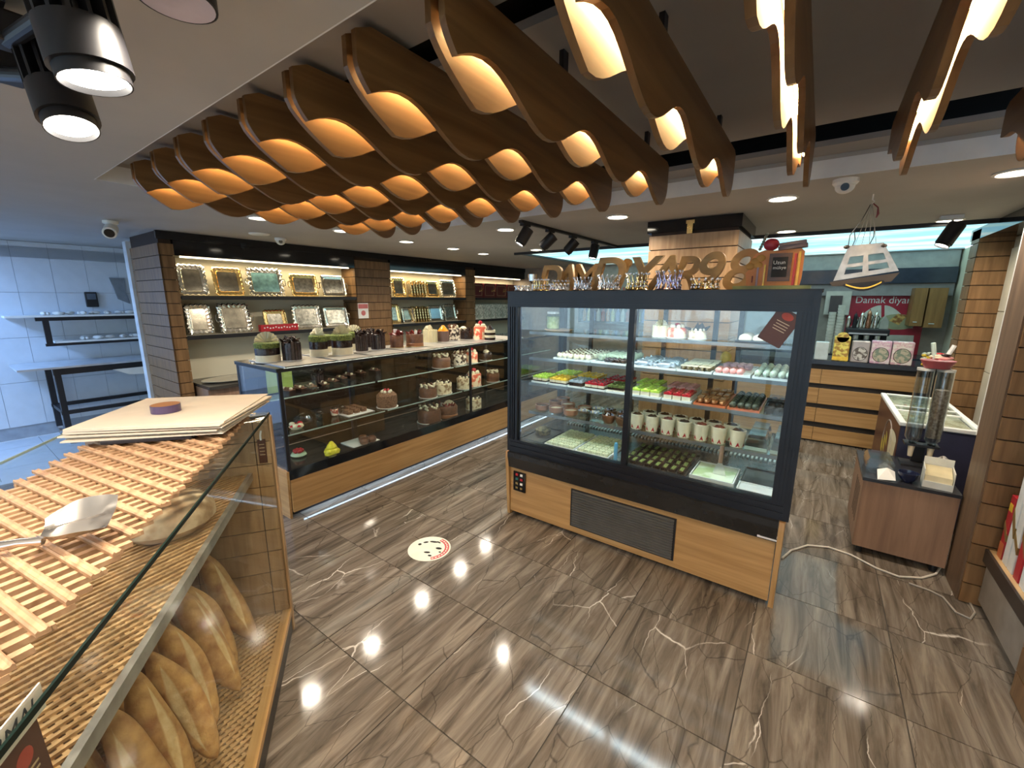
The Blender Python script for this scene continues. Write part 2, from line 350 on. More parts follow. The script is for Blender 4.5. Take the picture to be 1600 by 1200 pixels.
# walls
struct('wall_back', MB().box(XK, XR+.1, YB, YB+.1, 0, ZC), mat('back_wall_paint', (.30, .26, .22), .6))
wr = struct('wall_right', MB().box(XR, XR+.1, YF, YB, 0, ZC), cream)
struct('wall_left', MB().box(XL-.1, XL, 1.5, YB, 0, ZC), cream)
wk = struct('wall_kitchen', MB().box(XK-.1, XK, YF, 2.6, 0, ZC).box(XK, -5.9, 2.5, 2.6, 0, ZC), mat('kitchen_grout', (.30, .34, .40), .8))
kw = mat('kitchen_wall_tile', (.60, .66, .74), .3, 0, .03)
km = MB().box(0, .008, -.1425, .1425, -.248, .248).mesh('tile', kw)
for i in range(11):
    for j in range(5):
        z = 1.645+.25+(j-4)*.5+.5
        if z > 2.1: continue
        link('tile', km, wk, (XK, -.60+.288*i, z))
mkt = MB().box(0, .008, -.1425, .1425, -.148, .023).mesh('tile', kw)
for i in range(11): link('tile', mkt, wk, (XK, -.60+.288*i, 2.17-.003+.004))
# shop front behind the camera: frames and glass
fr = struct('window_1', MB().box(XK, XR, YF-.06, YF, 0, .12).box(XK, XR, YF-.06, YF, 2.08, ZC), black)
for x in (XK+.05, -5.6, -3.9, -2.2, -.5, XR-.05): MB().box(x-.035, x+.035, YF-.06, YF, .12, 2.08).build('window_frame', black, fr)
for a, b_ in zip((XK+.08, -5.56, -3.86, -2.16, -.46), (-5.64, -3.94, -2.24, -.54, XR-.09)): MB().box(a, b_, YF-.035, YF-.027, .12, 2.08).build('pane', gl, fr)
struct('ground', MB().box(-14, 8, -14, YF-.06, -.06, -.01), mat('street_paving', (.26, .26, .27), .8))

# columns clad in grooved planks
def column(name, x0, x1, y0, y1, faces, z0=0., z1=ZC, step=.11, m=oakz, cap=None):
    c = struct(name, MB().box(x0+.012, x1-.012, y0+.012, y1-.012, z0, z1), mat('groove_dark', (.035, .018, .010), .8))
    n = int((z1-z0-.08)/step)
    me = {}
    for f in faces:
        b = MB(); h = step-.007
        if f == '-y': b.box(x0, x1, y0, y0+.016, 0, h)
        if f == '+y': b.box(x0, x1, y1-.016, y1, 0, h)
        if f == '+x': b.box(x1-.016, x1, y0+.0005, y1-.0005, 0, h)
        if f == '-x': b.box(x0, x0+.016, y0+.0005, y1-.0005, 0, h)
        me[f] = b.mesh('plank', m)
    for k in range(n+1):
        z = z0+.004+k*step
        if z+step > z1: continue
        for f in faces: link('plank', me[f], c, (0, 0, z))
    return c
column('column_1', -5.85, -5.0, 1.385, 1.505, ('-y', '+x'))
column('column_2', -5.32, -5.0, 3.43, 4.0, ('-y', '+x', '+y'))
column('column_3', -5.32, -5.0, 5.585, 5.84, ('-y', '+x'))
c4 = column('column_4', -1.17, -.53, 3.5, 4.2, ('-y', '+x', '-x'), z1=2.11, m=pale)
MB().box(-1.185, -.515, 3.485, 4.215, 2.11, 2.196).build('cap_band', blackgl, c4)
ws = tag(MB().box(-.88, -.84, 3.465, 3.484, 2.085, 2.17).box(-.89, -.83, 3.468, 3.484, 2.155, 2.18).build('wall_switch_box', gold), 'small brass junction box on the black band of the pillar', 'box')
# kitchen door frame beside column
struct('trim_2', MB().box(-5.97, -5.86, 1.36, 1.52, 0, 2.16), mat('frame_white', (.62, .65, .70), .4))
# left shelf bays: black fascia, shelves, returns
struct('trim_3', MB().box(-5.3, -5.0, 1.505, 3.43, 1.985, ZC-.003).box(-5.3, -5.0, 4.0, 5.585, 1.985, ZC-.003).box(-5.3, -5.0, 5.84, YB, 1.985, ZC-.003).box(-5.02, -4.985, 1.38, YB, 2.125, ZC-.002), blackgl)
shw = mat('shelf_top_pale', (.60, .55, .45), .5)
def wall_shelf(y0, y1, z, which):
    t = thing('wall_shelf', 'black-edged wall shelf '+which, 'shelf', (-5.15, (y0+y1)/2, z-.035), 0)
    MB().box(-5.30, -5.0, y0, y1, z-.01, z).build('shelf_board', shw, t, world=True)
    MB().box(-5.0, -4.985, y0, y1, z-.038, z+.001).build('front_edge', black, t, world=True)
    MB().box(-5.28, -5.02, y0+.03, y1-.03, z-.03, z-.0105).build('shelf_core', black, t, world=True)
BAY = ((1.51, 3.425), (4.005, 5.58), (5.845, 7.35)); ZS = (1.613, 1.225)
for k, (a, b_) in enumerate(BAY):
    for q, z in enumerate(ZS):
        wall_shelf(a, b_, z, ('upper' if q == 0 else 'lower')+' tier in the '+('bay by the kitchen doorway' if k == 0 else 'bay between the two slatted pillars' if k == 1 else 'bay of maroon gift boxes'))
# warm strips under the shelves at the back (light of the niches)
for k, (a, b_) in enumerate(BAY):
    for z in (1.985,):
        o = tag(MB().box(-5.06, -5.045, a+.05, b_-.05, z-.012, z-.001).build('niche_light_strip', emis('niche_led', (1, .84, .58), 3)), 'thin warm light strip under the black fascia '+('by the kitchen doorway' if k == 0 else 'between the slatted pillars' if k == 1 else 'above the maroon boxes'), 'light strip')
        area('niche_lamp', (-5.1, (a+b_)/2, z-.02), (0, 0, 0), .05, 4.5, (1, .80, .50), 'RECTANGLE', b_-a-.1)
# back counter under the shelves
for k, (a, b_) in enumerate(((1.53, 3.42), (4.01, 5.575), (5.85, 7.3))):
    bc = thing('back_counter', 'low brown counter under the tray shelves '+('by the kitchen doorway', 'between the slatted pillars', 'under the maroon boxes')[k], 'counter', (-5.0, (a+b_)/2, 0))
    MB().box(-5.29, -4.72, a, b_, .0, .72).build('body', brn, bc, world=True); MB().box(-5.29, -4.68, a, b_, .72, .75).build('worktop', mat('dark_worktop', (.05, .045, .04), .25), bc, world=True)

# right wall: pilasters, marble panels, dark soffit
column('column_5', 1.0, XR, 5.2, 5.45, ('-y', '-x'), step=.115)
c6 = column('column_6', .80, XR, 3.06, 3.34, ('-y',), step=.115)
MB().box(.792, .80, 3.075, 3.335, 0, ZC-.1).build('side_panel', wood('pillar_brown', (.11, .066, .038), (.18, .112, .066), 'Z', 12, .5, .08), c6)
column('column_7', .83, XR, 2.10, 2.40, ('-y', '-x'), step=.115)
mp = struct('trim_4', MB().box(1.2, XR, 3.34, 5.2, 0, 2.1), mat('panel_grout', (.45, .40, .32), .7))
marb = mat('beige_marble_slab', (.56, .51, .41), .35, 0, .14, 5)
for k in range(4):
    for q in range(2): MB().box(1.19, 1.2, 3.345+.925*q, 4.267+.925*q, .02+k*.5, .512+k*.5).build('panel', marb, mp)
struct('trim_5', MB().box(.795, XR, 1.8, 3.4, ZC-.095, ZC-.002).box(1.0, XR, 3.4, 5.5, ZC-.095, ZC-.002), blackgl)
struct('trim_6', MB().box(.97, XR, 2.40, 3.06, 0, ZC-.1), marb)
st = tag(MB().box(.80, .845, 3.345, 3.385, .86, 2.1).build('light_strip_profile', mat('strip_white', (.80, .80, .78), .35)), 'upright white light profile on the slatted right pillar', 'light strip')
struct('baseboard_right', MB().box(1.27, XR, 5.46, YB, 0, .1), black)

# ================================================================== CEILING FINS
def wav(y, ph): return 2.116+.050*math.cos(2*math.pi*(y-ph)/.555)
def board_poly(ph):
    p = [(.80, 2.285), (.752, 2.262), (.752, 2.20)]
    ye = .79 if ph < 1 else .90; p[-1] = (.752, 2.19)
    for k in range(1, 9):
        t = k/9; p.append((.752+(ye-.752)*t**1.15, 2.19+(wav(ye, ph)-2.19)*t**.75))
    y = ye
    while y < 2.27: p.append((y, wav(y, ph))); y += .035
    ze = wav(2.27, ph)
    for k in range(0, 9):
        a = math.pi/2*k/8
        p.append((2.27+.11*math.sin(a), ze+(2.18-ze)*(1-math.cos(a))))
    p += [(2.38, 2.27), (2.35, 2.285)]
    return p
mR = MB().prism(board_poly(.905), 'x', .012, .030).mesh('board', finw)
mL = MB().prism(board_poly(.905+.2775), 'x', -.030, -.012).mesh('board', finw)
mS = MB().box(-.006, .006, .82, 2.33, 2.205, 2.213).mesh('led_strip', ledw)
mT = MB().box(-.0118, .0118, .79, 2.36, 2.214, 2.284).mesh('spacer_batten', finw)
mH = MB().box(-.008, .008, 0, .03, 2.285, 2.362).mesh('hanger', black)
ORD = ('first', 'second', 'third', 'fourth', 'fifth', 'sixth', 'seventh', 'eighth', 'ninth', 'tenth', 'eleventh', 'twelfth', 'thirteenth')
for k in range(13):
    x = -2.904+.308*k
    t = thing('ceiling_fin', 'wavy lit double walnut ceiling fin, '+ORD[k]+' of thirteen counted from the kitchen side', 'ceiling fin', (x, 0, 0), 0, 'wavy wooden fins hanging in the ceiling recess')
    link('board', mR, t); link('board', mL, t); link('led_strip', mS, t); link('spacer_batten', mT, t); link('hanger', mH, t, (0, 1.3, 0)); link('hanger', mH, t, (0, 2.1, 0))

# ================================================================== DOWNLIGHTS, SPOTS, CAMERAS
mring = MB().lathe([(.082, 0), (.085, -.006), (.072, -.010), (.066, -.004), (.066, 0)], 28).mesh('trim_ring', white, True)
mface = MB().lathe([(.066, -.0035), (.0001, -.0035)], 28).mesh('diffuser', lampe)
DL = [(405,340),(535,360),(635,377),(708,388),(762,397),(965,338),(790,358),(1223,309),(1230,363),(1484,343),(1590,268),(890,399)]
DP = [on('z', ZC, *p) for p in DL]+[Vector((.68, -.2, ZC)), Vector((-.5, -.4, ZC)), Vector((-1.7, -1.0, ZC)), Vector((.2, -1.4, ZC)), Vector((-3.6, .2, ZC)), Vector((-3.0, -1.2, ZC))]
DLL = ['round recessed downlight over the tray shelf aisle, '+o+' from the kitchen doorway' for o in ORD[:5]]+['round recessed downlight over the pastry case between the far fin tips', 'round recessed downlight beside the end of the black track', 'round recessed downlight just past the upright lit fin', 'round recessed downlight behind the chalkboard toy', 'round recessed downlight above the single spotlight by the right pillar', 'round recessed downlight above the low shelf pilaster', 'round recessed downlight seen through the wooden letters']+['round recessed downlight in the ceiling of the shop entrance']*6
for k, p in enumerate(DP):
    if p.y > LY0-.1: p.y = LY0-.18
    t = thing('downlight', DLL[k], 'downlight', (p.x, p.y, ZC-.0005), 0, 'round recessed downlights in the lowered ceiling')
    link('trim_ring', mring, t); link('diffuser', mface, t)
    area('downlight_lamp', (0, 0, -.012), (0, 0, 0), .13, 11 if p.y < .1 else 6.2, (1, .87, .70), parent=t, spread=150)
def spot_head(t, L, r, fins, c=(0,0,0), d=(0,0,-1)):
    """cylindrical head from c along d"""
    q = Vector(d).normalized().to_track_quat('Z', 'Y').to_matrix().to_4x4(); M = Matrix.Translation(c) @ q
    MB().lathe([(r*.55, L-.092 if fins else 0), (r, (L-.092 if fins else 0)+.004), (r, L-.02), (r*.88, L-.02), (r*.88, L), (r*.84, L), (r*.80, L-.012), (.001, L-.012)], 28, M=M).build('housing', black, t, True)
    if fins: MB().lathe([(r*.5, -.005), (r*.5, L-.09)], 16, M=M).build('core', black, t, True)
    if fins:
        b = MB()
        for k in range(14):
            a = 2*math.pi*k/14
            b.box(r*.35, r*1.0, -.003, .003, -.012, L-.085, M=M @ Matrix.Rotation(a, 4, 'Z'))
        b.build('cooling_fins', black, t)
    MB().lathe([(r*.80, L-.010), (.0001, L-.010)], 24, M=M).build('lens', spote, t)
# track over the cake case
def ceil_track(x, y0, y1, label):
    t = thing('lighting_track', label, 'track', (x, (y0+y1)/2, ZC-.022)); MB().box(-.016, .016, -(y1-y0)/2, (y1-y0)/2, 0, .0215).build('rail', black, t)
    MB().box(-.005, .005, -(y1-y0)/2+.02, (y1-y0)/2-.02, -.0005, .0).build('slot', blackgl, t)
TX = -1.97
ceil_track(TX, 2.85, 4.77, 'black lighting track above the pastry case and pillar')
def track_spot(px, py, y, d, label):
    x = TX; t = thing('track_spotlight', label, 'spotlight', (x, y, ZC-.022), 0, 'black spotlights on the ceiling track')
    MB().box(-.018, .018, -.05, .05, -.018, 0).tube([(0, 0, -.016), (0, 0, -.06)], .010).build('adapter', black, t)
    spot_head(t, .145, .046, False, Vector((0, 0, -.075))-Vector(d).normalized()*.05, d)
for k, (y, d) in enumerate(((2.92, (-.35, -.35, -.8)), (3.30, (-.75, -.2, -.7)), (3.72, (-.62, -.2, -.75)), (4.2, (-.1, -.2, -.9)))):
    track_spot(0, 0, y, d, 'black cylinder spotlight on the long track, '+ORD[k]+' from the fin end')
p = on('z', ZC, 1478, 352)
t = thing('track_spotlight', 'single black spotlight on a white mount by the right pillar', 'spotlight', (.70, 4.45, ZC-.03))
MB().box(-.07, .05, -.03, .03, 0, .029).tube([(0,0,0), (0,0,-.03)], .008).build('adapter', white, t); spot_head(t, .17, .05, False, (.03, 0, -.03), (-.35, -.15, -.8))
p = on('z', ZC, 990, 380)
t = thing('track_spotlight', 'black spotlight against the sky panel behind the wooden letters', 'spotlight', (-1.35, 4.72, ZC-.03))
MB().box(-.05, .05, -.02, .02, 0, .029).tube([(0,0,0), (0,0,-.03)], .008).build('adapter', black, t); spot_head(t, .15, .05, False, (0, 0, -.03), (-.1, -.1, -.9))
# two big spots close to the camera
t = thing('lighting_track', 'short black track carrying the two finned spotlights', 'track', (-1.56, .18, ZC-.03))
MB().box(-.25, .18, -.02, .02, 0, .0295).build('rail', black, t)
def big_spot(pface, dirv, anchor, L, r, label):
    d = Vector(dirv).normalized(); face = pface; back = face-d*L
    t = thing('finned_spotlight', label, 'spotlight', anchor, 0, 'black finned spotlights under the near ceiling')
    a = Vector(anchor); MB().box(-.035, .035, -.05, .05, -.06, 0).tube([(0,0,-.05), tuple((back+d*L*.35)-a)], .016).build('bracket', black, t, bevel=.006)
    spot_head(t, L, r, True, back-a, d)
big_spot(on('z', 1.975, 150, 131), (.10, .10, -1), (-1.44, .20, ZC-.03), .20, .060, 'black finned spotlight, the larger one in front on the near track')
big_spot(on('z', 1.955, 113, 202), (.38, .05, -1), (-1.66, .20, ZC-.03), .18, .052, 'black finned spotlight tilted behind the larger one on the near track')
p = on('z', 2.12, 275, -2)
t = thing('surface_downlight', 'black tube ceiling lamp with pale inner ring', 'downlight', (p.x, p.y, ZC-.001))
MB().lathe([(.062, 0), (.062, -.085), (.059, -.086), (.050, -.06)], 32).build('housing', black, t, True)
MB().lathe([(.058, -.0855), (.049, -.055), (.040, -.045)], 32).build('reflector', mat('lilac_ring', (.55, .50, .60), .4), t, True)
MB().lathe([(.041, -.05), (.0001, -.05)], 24).build('lens', spote, t)
area('near_spot_lamp', (p.x, p.y, 2.10), (0, 0, 0), .08, 4, (1, .88, .72), spread=140)
area('near_spot_lamp', tuple(on('z', 1.955, 150, 131)), (0, 0, 0), .09, 2.6, (1, .88, .72), spread=110)
area('near_spot_lamp', tuple(on('z', 1.935, 113, 202)), (0, R(15), 0), .08, 2.2, (1, .88, .72), spread=110)
# ceiling cameras, detector
def dome(px, py, label, nm='security_camera'):
    p = on('z', ZC, px, py); t = thing(nm, label, 'camera', (p.x, p.y, ZC-.001))
    MB().lathe([(.055, 0), (.055, -.018), (.045, -.03)], 24).build('base', white, t, True)
    MB().ell((0, 0, -.034), (.042, .042, .034), 20, 12).build('ball', white, t, True)
    q = (CAM-Vector((p.x, p.y, ZC))).normalized(); MB().lathe([(.0001, .020), (.018, .020), (.019, .0)], 16, M=Matrix.Translation(Vector((0,0,-.034))+q*.026) @ q.to_track_quat('Z', 'Y').to_matrix().to_4x4()).build('lens', blackgl, t, True)
dome(1322, 280, 'white dome security camera on the ceiling above the hanging ship')
p = on('z', ZC, 172, 345); t = thing('security_camera', 'small white bullet camera above the kitchen doorway', 'camera', (p.x, p.y, ZC-.001))
MB().lathe([(.05, 0), (.05, -.02), (.03, -.03)], 20).build('base', white, t, True)
q = Vector((.8, -.3, -.35)).to_track_quat('Z', 'Y').to_matrix().to_4x4(); MB().lathe([(.04, -.03), (.045, .0), (.045, .12), (.035, .125)], 20, M=Matrix.Translation((0, 0, -.06)) @ q).build('body', white, t, True)
MB().lathe([(.033, .127), (.0001, .127)], 20, M=Matrix.Translation((0, 0, -.06)) @ q).build('lens', blackgl, t)
dome(438, 372, 'small dome camera on the ceiling by the tray shelves')
p = on('z', ZC, 405, 365); tag(MB().lathe([(.09, 0), (.09, -.006), (.08, -.012), (.0001, -.012)], 26).build('ceiling_speaker', white, None, True, loc=(p.x, p.y, ZC-.0005)), 'flat round ceiling speaker by the tray shelves', 'speaker')
p = on('z', ZC, 772, 416); tag(MB().lathe([(.05, 0), (.05, -.03), (.035, -.045), (.0001, -.045)], 20).build('smoke_detector', white, None, True, loc=(p.x, min(p.y, 4.6), ZC-.0005)), 'white smoke detector near the far tray shelves', 'smoke detector')
# kitchen light
kl = thing('kitchen_lamp', 'cool white ceiling panel lamp of the kitchen', 'lamp', (-6.5, -.55, ZC-.002))
MB().box(-.3, .3, -.3, .3, -.012, 0).build('frame', white, kl); MB().box(-.28, .28, -.28, .28, -.0135, -.0122).build('diffuser', emis('kitchen_panel', (.35, .58, 1), 5), kl)
area('kitchen_light', (0, 0, -.03), (0, 0, 0), .55, 34, (.30, .54, 1), 'SQUARE', parent=kl)

# ================================================================== LEFT CAKE CASE
XF, XB, ZT = -2.97, -3.62, 1.12
CY0, CY1 = 1.38, 5.5
lc = thing('cake_display_case', 'long glazed cake display case with oak plinth and black frame', 'display case', ((XF+XB)/2, (CY0+CY1)/2, 0))
def LP(name, b, m, **k): return b.build(name, m, lc, world=True, **k)
LP('front_panel', MB().box(XF-.012, XF+.006, CY0+.01, CY1, .05, .30), oaky)
LP('end_panel', MB().prism([(XB, .0), (XF-.013, 0), (XF+.002, .37), (XB, .37)], 'y', CY0-.012, CY0+.006), oak)
LP('toe_kick', MB().box(XB+.05, XF-.06, CY0+.05, CY1, .0, .05), black)
LP('led_strip', MB().box(XF-.045, XF-.025, CY0+.1, CY1-.1, .056, .062), ledf)
LP('sill_band', MB().prism([(XF-.03, .30), (XF+.004, .302), (XF-.02, .37), (XF-.05, .372)], 'y', CY0+.006, CY1), blackgl)
LP('deck', MB().box(XB+.02, XF-.05, CY0+.01, CY1, .30, .345), mat('case_deck_dark', (.022, .022, .022), .18, 0, .2))
for y in (CY0+.012, 3.38, CY1-.014): LP('post', MB().box(XF-.016, XF+.002, y-.012, y+.012, .37, ZT-.02), black)
LP('post', MB().box(XB, XB+.03, CY0, CY0+.03, .37, ZT-.02), black)
for y in (2.35, 3.38, 4.4): LP('mullion', MB().box(XB, XB+.035, y-.02, y+.02, .34, ZT-.02), black)
LP('top_frame', MB().box(XB, XF+.004, CY0-.01, CY0+.02, ZT-.026, ZT-.006).box(XF-.02, XF+.004, CY0+.02, CY1, ZT-.026, ZT-.006).box(XB, XB+.03, CY0+.02, CY1, ZT-.026, ZT-.006), black)
LP('top_glass', MB().box(XB, XF+.006, CY0-.012, CY1, ZT-.006, ZT), glass('top_glass_grey', (.42, .45, .46), 1.2))
for a, b_ in ((CY0+.03, 3.365), (3.395, CY1-.03)): LP('front_glass', MB().box(XF-.010, XF-.004, a, b_, .372, ZT-.028), glr)
LP('end_glass', MB().box(XB+.03, XF-.02, CY0+.002, CY0+.008, .372, ZT-.028), glr)
for a, b_ in ((CY0+.04, 2.32), (2.38, 3.35), (3.41, 4.37), (4.43, CY1-.03)): LP('rear_door', MB().box(XB+.008, XB+.016, a, b_, .35, ZT-.03), glass('rear_glass_smoked', (.30, .30, .29), .9))
sg = glass('shelf_glass', (.84, .92, .90), .8)
for z, xf in ((.60, XF-.12), (.855, XF-.24)):
    for a, b_ in ((CY0+.04, 2.335), (2.365, 3.365), (3.395, CY1-.04)):
        LP('shelf', MB().box(XB+.05, xf, a, b_, z-.008, z), sg)
        LP('shelf_edge', MB().box(xf, xf+.003, a, b_, z-.009, z+.001), mat('glass_edge_light', (.35, .45, .42), .15))
LP('lamp_strip', MB().box(XF-.034, XF-.021, CY0+.06, CY1-.06, ZT-.020, ZT-.007), emis('case_led_warm', (1, .90, .72), 22))
tag(MB().box(XF-.45, XF-.448, 1.50, 1.70, .86, 1.06).build('price_card', mat('green_card', (.30, .42, .10), .5), rot=None), 'green card standing at the end of the cake case upper shelf', 'card')

# flat trays on the top
tw = mat('tray_silver_card', (.40, .39, .36), .3, .4, .05)
def flat_tray(cx, cy, w, d, z, label, m=tw, nm='serving_tray', g='silver serving trays on the cake case'):
    b = MB().prism([(-w/2+.006, 0), (w/2-.006, 0), (w/2, .0062), (-w/2, .0062)], 'y', -d/2, d/2)
    return tag(b.build(nm, m, loc=(cx, cy, z)), label, 'tray', g)
ty = [1.44, 1.86, 2.19, 2.58, 2.93, 3.27, 3.62, 4.02]
tl = ['under the dark chocolate drum cake', 'under the front pistachio cakes', 'under the pair of black chocolate cakes', 'under the brown torte with red curls', 'under the plain cream cake', 'under the caramel topped cake', 'under the strawberry swirl cake', 'under the far black layered cake']
for k in range(8):
    y0 = ty[k]; y1 = ty[k+1]-.035 if k < 7 else 4.4
    flat_tray(-3.26, (y0+y1)/2, .56, y1-y0, ZT+.0005, 'silver rectangular serving tray '+tl[k])
ZK = ZT+.0075
# cake parts
def ring_blobs(b, r, z, n, s, m, zr=1.2):
    for k in range(n):
        a = 2*math.pi*k/n; b.ell((r*math.cos(a), r*math.sin(a), z), (s, s, s*zr), 8, 5, m)
def curls(b, r, z, n, m, L=.05, seed=1):
    rd = random.Random(seed)
    for k in range(n):
        a = rd.uniform(0, 6.28); q = r*math.sqrt(rd.random()); p = Vector((q*math.cos(a), q*math.sin(a), z))
        d = Vector((rd.uniform(-1, 1), rd.uniform(-1, 1), rd.uniform(.1, 1.2))).normalized()*L
        b.tube([p-d*.3, p+d*.35, p+d], [.006, .010, .004], 6, m)
def fan(b, c, r, m, a0=0.):
    n = 9
    for k in range(n):
        a = math.pi*(.08+.84*k/(n-1)); M = Matrix.Translation(c) @ Matrix.Rotation(a0, 4, 'Z')
        b.add([(0, 0, 0), (math.cos(a-.2)*r, .004, math.sin(a-.2)*r), (math.cos(a)*r*1.05, -.006, math.sin(a)*r*1.05), (math.cos(a+.2)*r, .004, math.sin(a+.2)*r), (0, .008, .01)], [(0, 1, 2, 4), (0, 4, 2, 3), (0, 2, 1), (0, 3, 2)], m, M)
def cake(kind, loc, w, h, label, cat='cake', rz=0, group='cakes lined up on top of the cake case'):
    t = thing('layer_cake', label, cat, loc, rz, group); r = w/2
    MB().lathe([(r*1.06, 0), (r*1.06, .004), (.0001, .004)], 24).build('cake_board', gold if kind in ('torte', 'red') else white, t, True)
    z0 = .0042
    if kind == 'pist':
        MB().lathe([(r, z0), (r, h*.36)], 26).build('cream_layer', creamc, t, True)
        MB().lathe([(r, h*.36), (r*1.01, h*.75), (r*.97, h*.8)], 26).build('chocolate_layer', choc, t, True)
        MB().lathe([(r*1.02, h*.72), (r*1.04, h*.95), (r*.9, h*1.02), (.0001, h)], 26).build('pistachio_top', pist, t, True)
        b = MB(); fan(b, (0, 0, h*.98), r*.95, 0, R(35)); fan(b, (r*.3, r*.3, h), r*.5, 0, R(70)); b.build('chocolate_fan', creamc, t)
    elif kind == 'drum':
        MB().lathe([(r, z0), (r, h*.86), (r*.9, h*.9), (.0001, h*.9)], 26).build('sponge', choc, t, True)
        b = MB(); curls(b, r*.85, h*.92, 26, 0, .045, int(w*1e4)); b.build('chocolate_curls', choc, t, True)
        b = MB()
        for k in range(18):
            a = 2*math.pi*k/18; b.box(r*.99, r*1.03, -r*.13, r*.13, z0, h*(.86+.08*math.sin(k*5)), M=Matrix.Rotation(a, 4, 'Z'))
        b.build('chocolate_collar', mat('collar_choc', (.05, .035, .035), .2, 0, .3, 50), t)
    elif kind == 'red':
        MB().lathe([(r*.95, z0), (r, h*.25), (r, h*.62), (r*.92, h*.68), (.0001, h*.7)], 26).build('sponge', milk, t, True)
        b = MB(); curls(b, r*.9, h*.7, 26, 0, .05, 5); b.build('red_brown_curls', mat('cherry_choc', (.14, .015, .012), .25, 0, .5, 40), t, True)
        b = MB().box(-.022, .012, -.025, -.02, h*.8, h*1.0); b.build('name_card', white, t)
    elif kind == 'torte':
        MB().lathe([(r*1.0, z0), (r, h*.2), (r*1.02, h*.55), (r*.95, h*.62), (.0001, h*.62)], 28).build('sponge', milk, t, True)
        MB().lathe([(r*1.02, z0), (r*1.03, h*.16), (r*.99, h*.18)], 28).build('base_ring', mat('caramel_base', (.30, .12, .045), .4), t, True)
        b = MB(); curls(b, r*.8, h*.6, 22, 0, .05, 9); b.build('red_brown_curls', MT['cherry_choc'], t, True)
        b = MB(); fan(b, (r*.2, r*.1, h*.6), r*.55, 0, R(40)); b.build('cream_fan', creamc, t)
        MB().box(-.03, .0, -r*.6, -r*.6+.003, h*.62, h*.8).build('name_card', white, t)
    elif kind == 'cream':
        MB().lathe([(r*.95, z0), (r, h*.5), (r*.97, h*.62), (.0001, h*.64)], 26).build('sponge', creamc, t, True)
        b = MB()
        for k in range(16):
            a = 2*math.pi*k/16; b.box(r*.98, r*1.02, -r*.14, r*.14, z0, h*.66, M=Matrix.Rotation(a, 4, 'Z'))
        b.build('white_collar', mat('white_choc', (.72, .66, .42), .35), t)
        b = MB(); fan(b, (0, 0, h*.62), r*.8, 0, R(30)); fan(b, (r*.2, r*.3, h*.62), r*.7, 0, R(80)); b.build('cream_fan', creamc, t)
    elif kind == 'caramel':
        MB().lathe([(r, z0), (r, h*.66), (.0001, h*.68)], 26).build('sponge', mat('mocha', (.16, .10, .085), .4), t, True)
        b = MB(); b.lathe([(r*.98, h*.66), (r*.7, h*.78), (r*.2, h*1.0), (.0001, h*1.02)], 12); b.build('caramel_peak', mat('orange_caramel', (.70, .25, .02), .2, 0, .4, 30), t, True)
    elif kind == 'patch':
        MB().lathe([(r, z0), (r, h*.7), (.0001, h*.72)], 26).build('sponge', speckle('cow_patch_icing', (.03, .015, .01), (.82, .76, .62), 28, .4, .47, .53), t, True)
        b = MB(); curls(b, r*.8, h*.72, 16, 0, .05, 3); b.build('chocolate_curls', milk, t, True)
        b = MB(); ring_blobs(b, r*.5, h*.78, 5, r*.25, 0); b.build('cream_rosettes', creamc, t, True)
    elif kind == 'panda':
        MB().lathe([(r, z0), (r, h*.5), (r*.9, h*.62), (.0001, h*.66)], 26).build('sponge', choc, t, True)
        MB().ell((r*.35, -r*.35, h*.68), (r*.55, r*.45, h*.2), 14, 8).build('cream_plaque', creamc, t, True)
        b = MB(); curls(b, r*.85, h*.6, 18, 0, .04, 4); b.ell((0, 0, h*.6), (r*.5, r*.5, .01), 10, 6); b.build('chocolate_curls', choc, t, True)
    elif kind == 'swirl':
        MB().lathe([(r, z0), (r, h*.68), (r*.9, h*.74), (.0001, h*.74)], 26).build('sponge', speckle('strawberry_swirl', (.70, .12, .06), (.88, .74, .52), 22, .3, .44, .56), t, True)
        b = MB(); ring_blobs(b, r*.55, h*.78, 6, r*.26, 0); b.build('cream_rosettes', creamc, t, True)
        b = MB(); b.ell((0, 0, h*.92), (r*.35, r*.35, h*.14), 10, 6); b.build('strawberries', redj, t, True)
    elif kind == 'layers':
        for q in range(4): MB().lathe([(r, z0+h*.16*q), (r, z0+h*.16*(q+1)-.001), (.0001, z0+h*.16*(q+1)-.001)], 24).build('sponge' if q % 2 == 0 else 'cream_layer', choc if q % 2 == 0 else creamc, t, True)
        b = MB().lathe([(r*.8, h*.64), (r*.5, h*.85), (.0001, h)], 16); b.build('chocolate_dome', choc, t, True)
    elif kind == 'crumb':
        MB().lathe([(r*.92, z0), (r, h*.3), (r*.96, h*.68), (r*.7, h*.82), (.0001, h*.82)], 28).build('crumb_coat', speckle('choc_crumb', (.10, .045, .025), (.30, .16, .09), 120, .8, .4, .6, .8), t, True)
        b = MB(); ring_blobs(b, r*.4, h*.86, 6, r*.16, 0); b.build('cream_rosettes', creamc, t, True)
        b = MB(); ring_blobs(b, r*.2, h*.94, 4, r*.13, 0); b.build('cherries', redj, t, True)
    elif kind == 'naked':
        MB().lathe([(r, z0), (r, h*.7), (.0001, h*.72)], 24).build('sponge', speckle('naked_sides', (.32, .20, .10), (.82, .74, .52), 26, .5, .4, .55), t, True)
        b = MB(); curls(b, r*.75, h*.74, 14, 0, .045, 12); b.build('chocolate_shards', choc, t, True)
        b = MB(); ring_blobs(b, r*.6, h*.76, 7, r*.17, 0); b.build('cream_rosettes', creamc, t, True)
    elif kind == 'nut':
        MB().lathe([(r, z0), (r*1.02, h*.5), (r*.92, h*.66), (.0001, h*.68)], 26).build('sponge', milk, t, True)
        b = MB(); rd = random.Random(3)
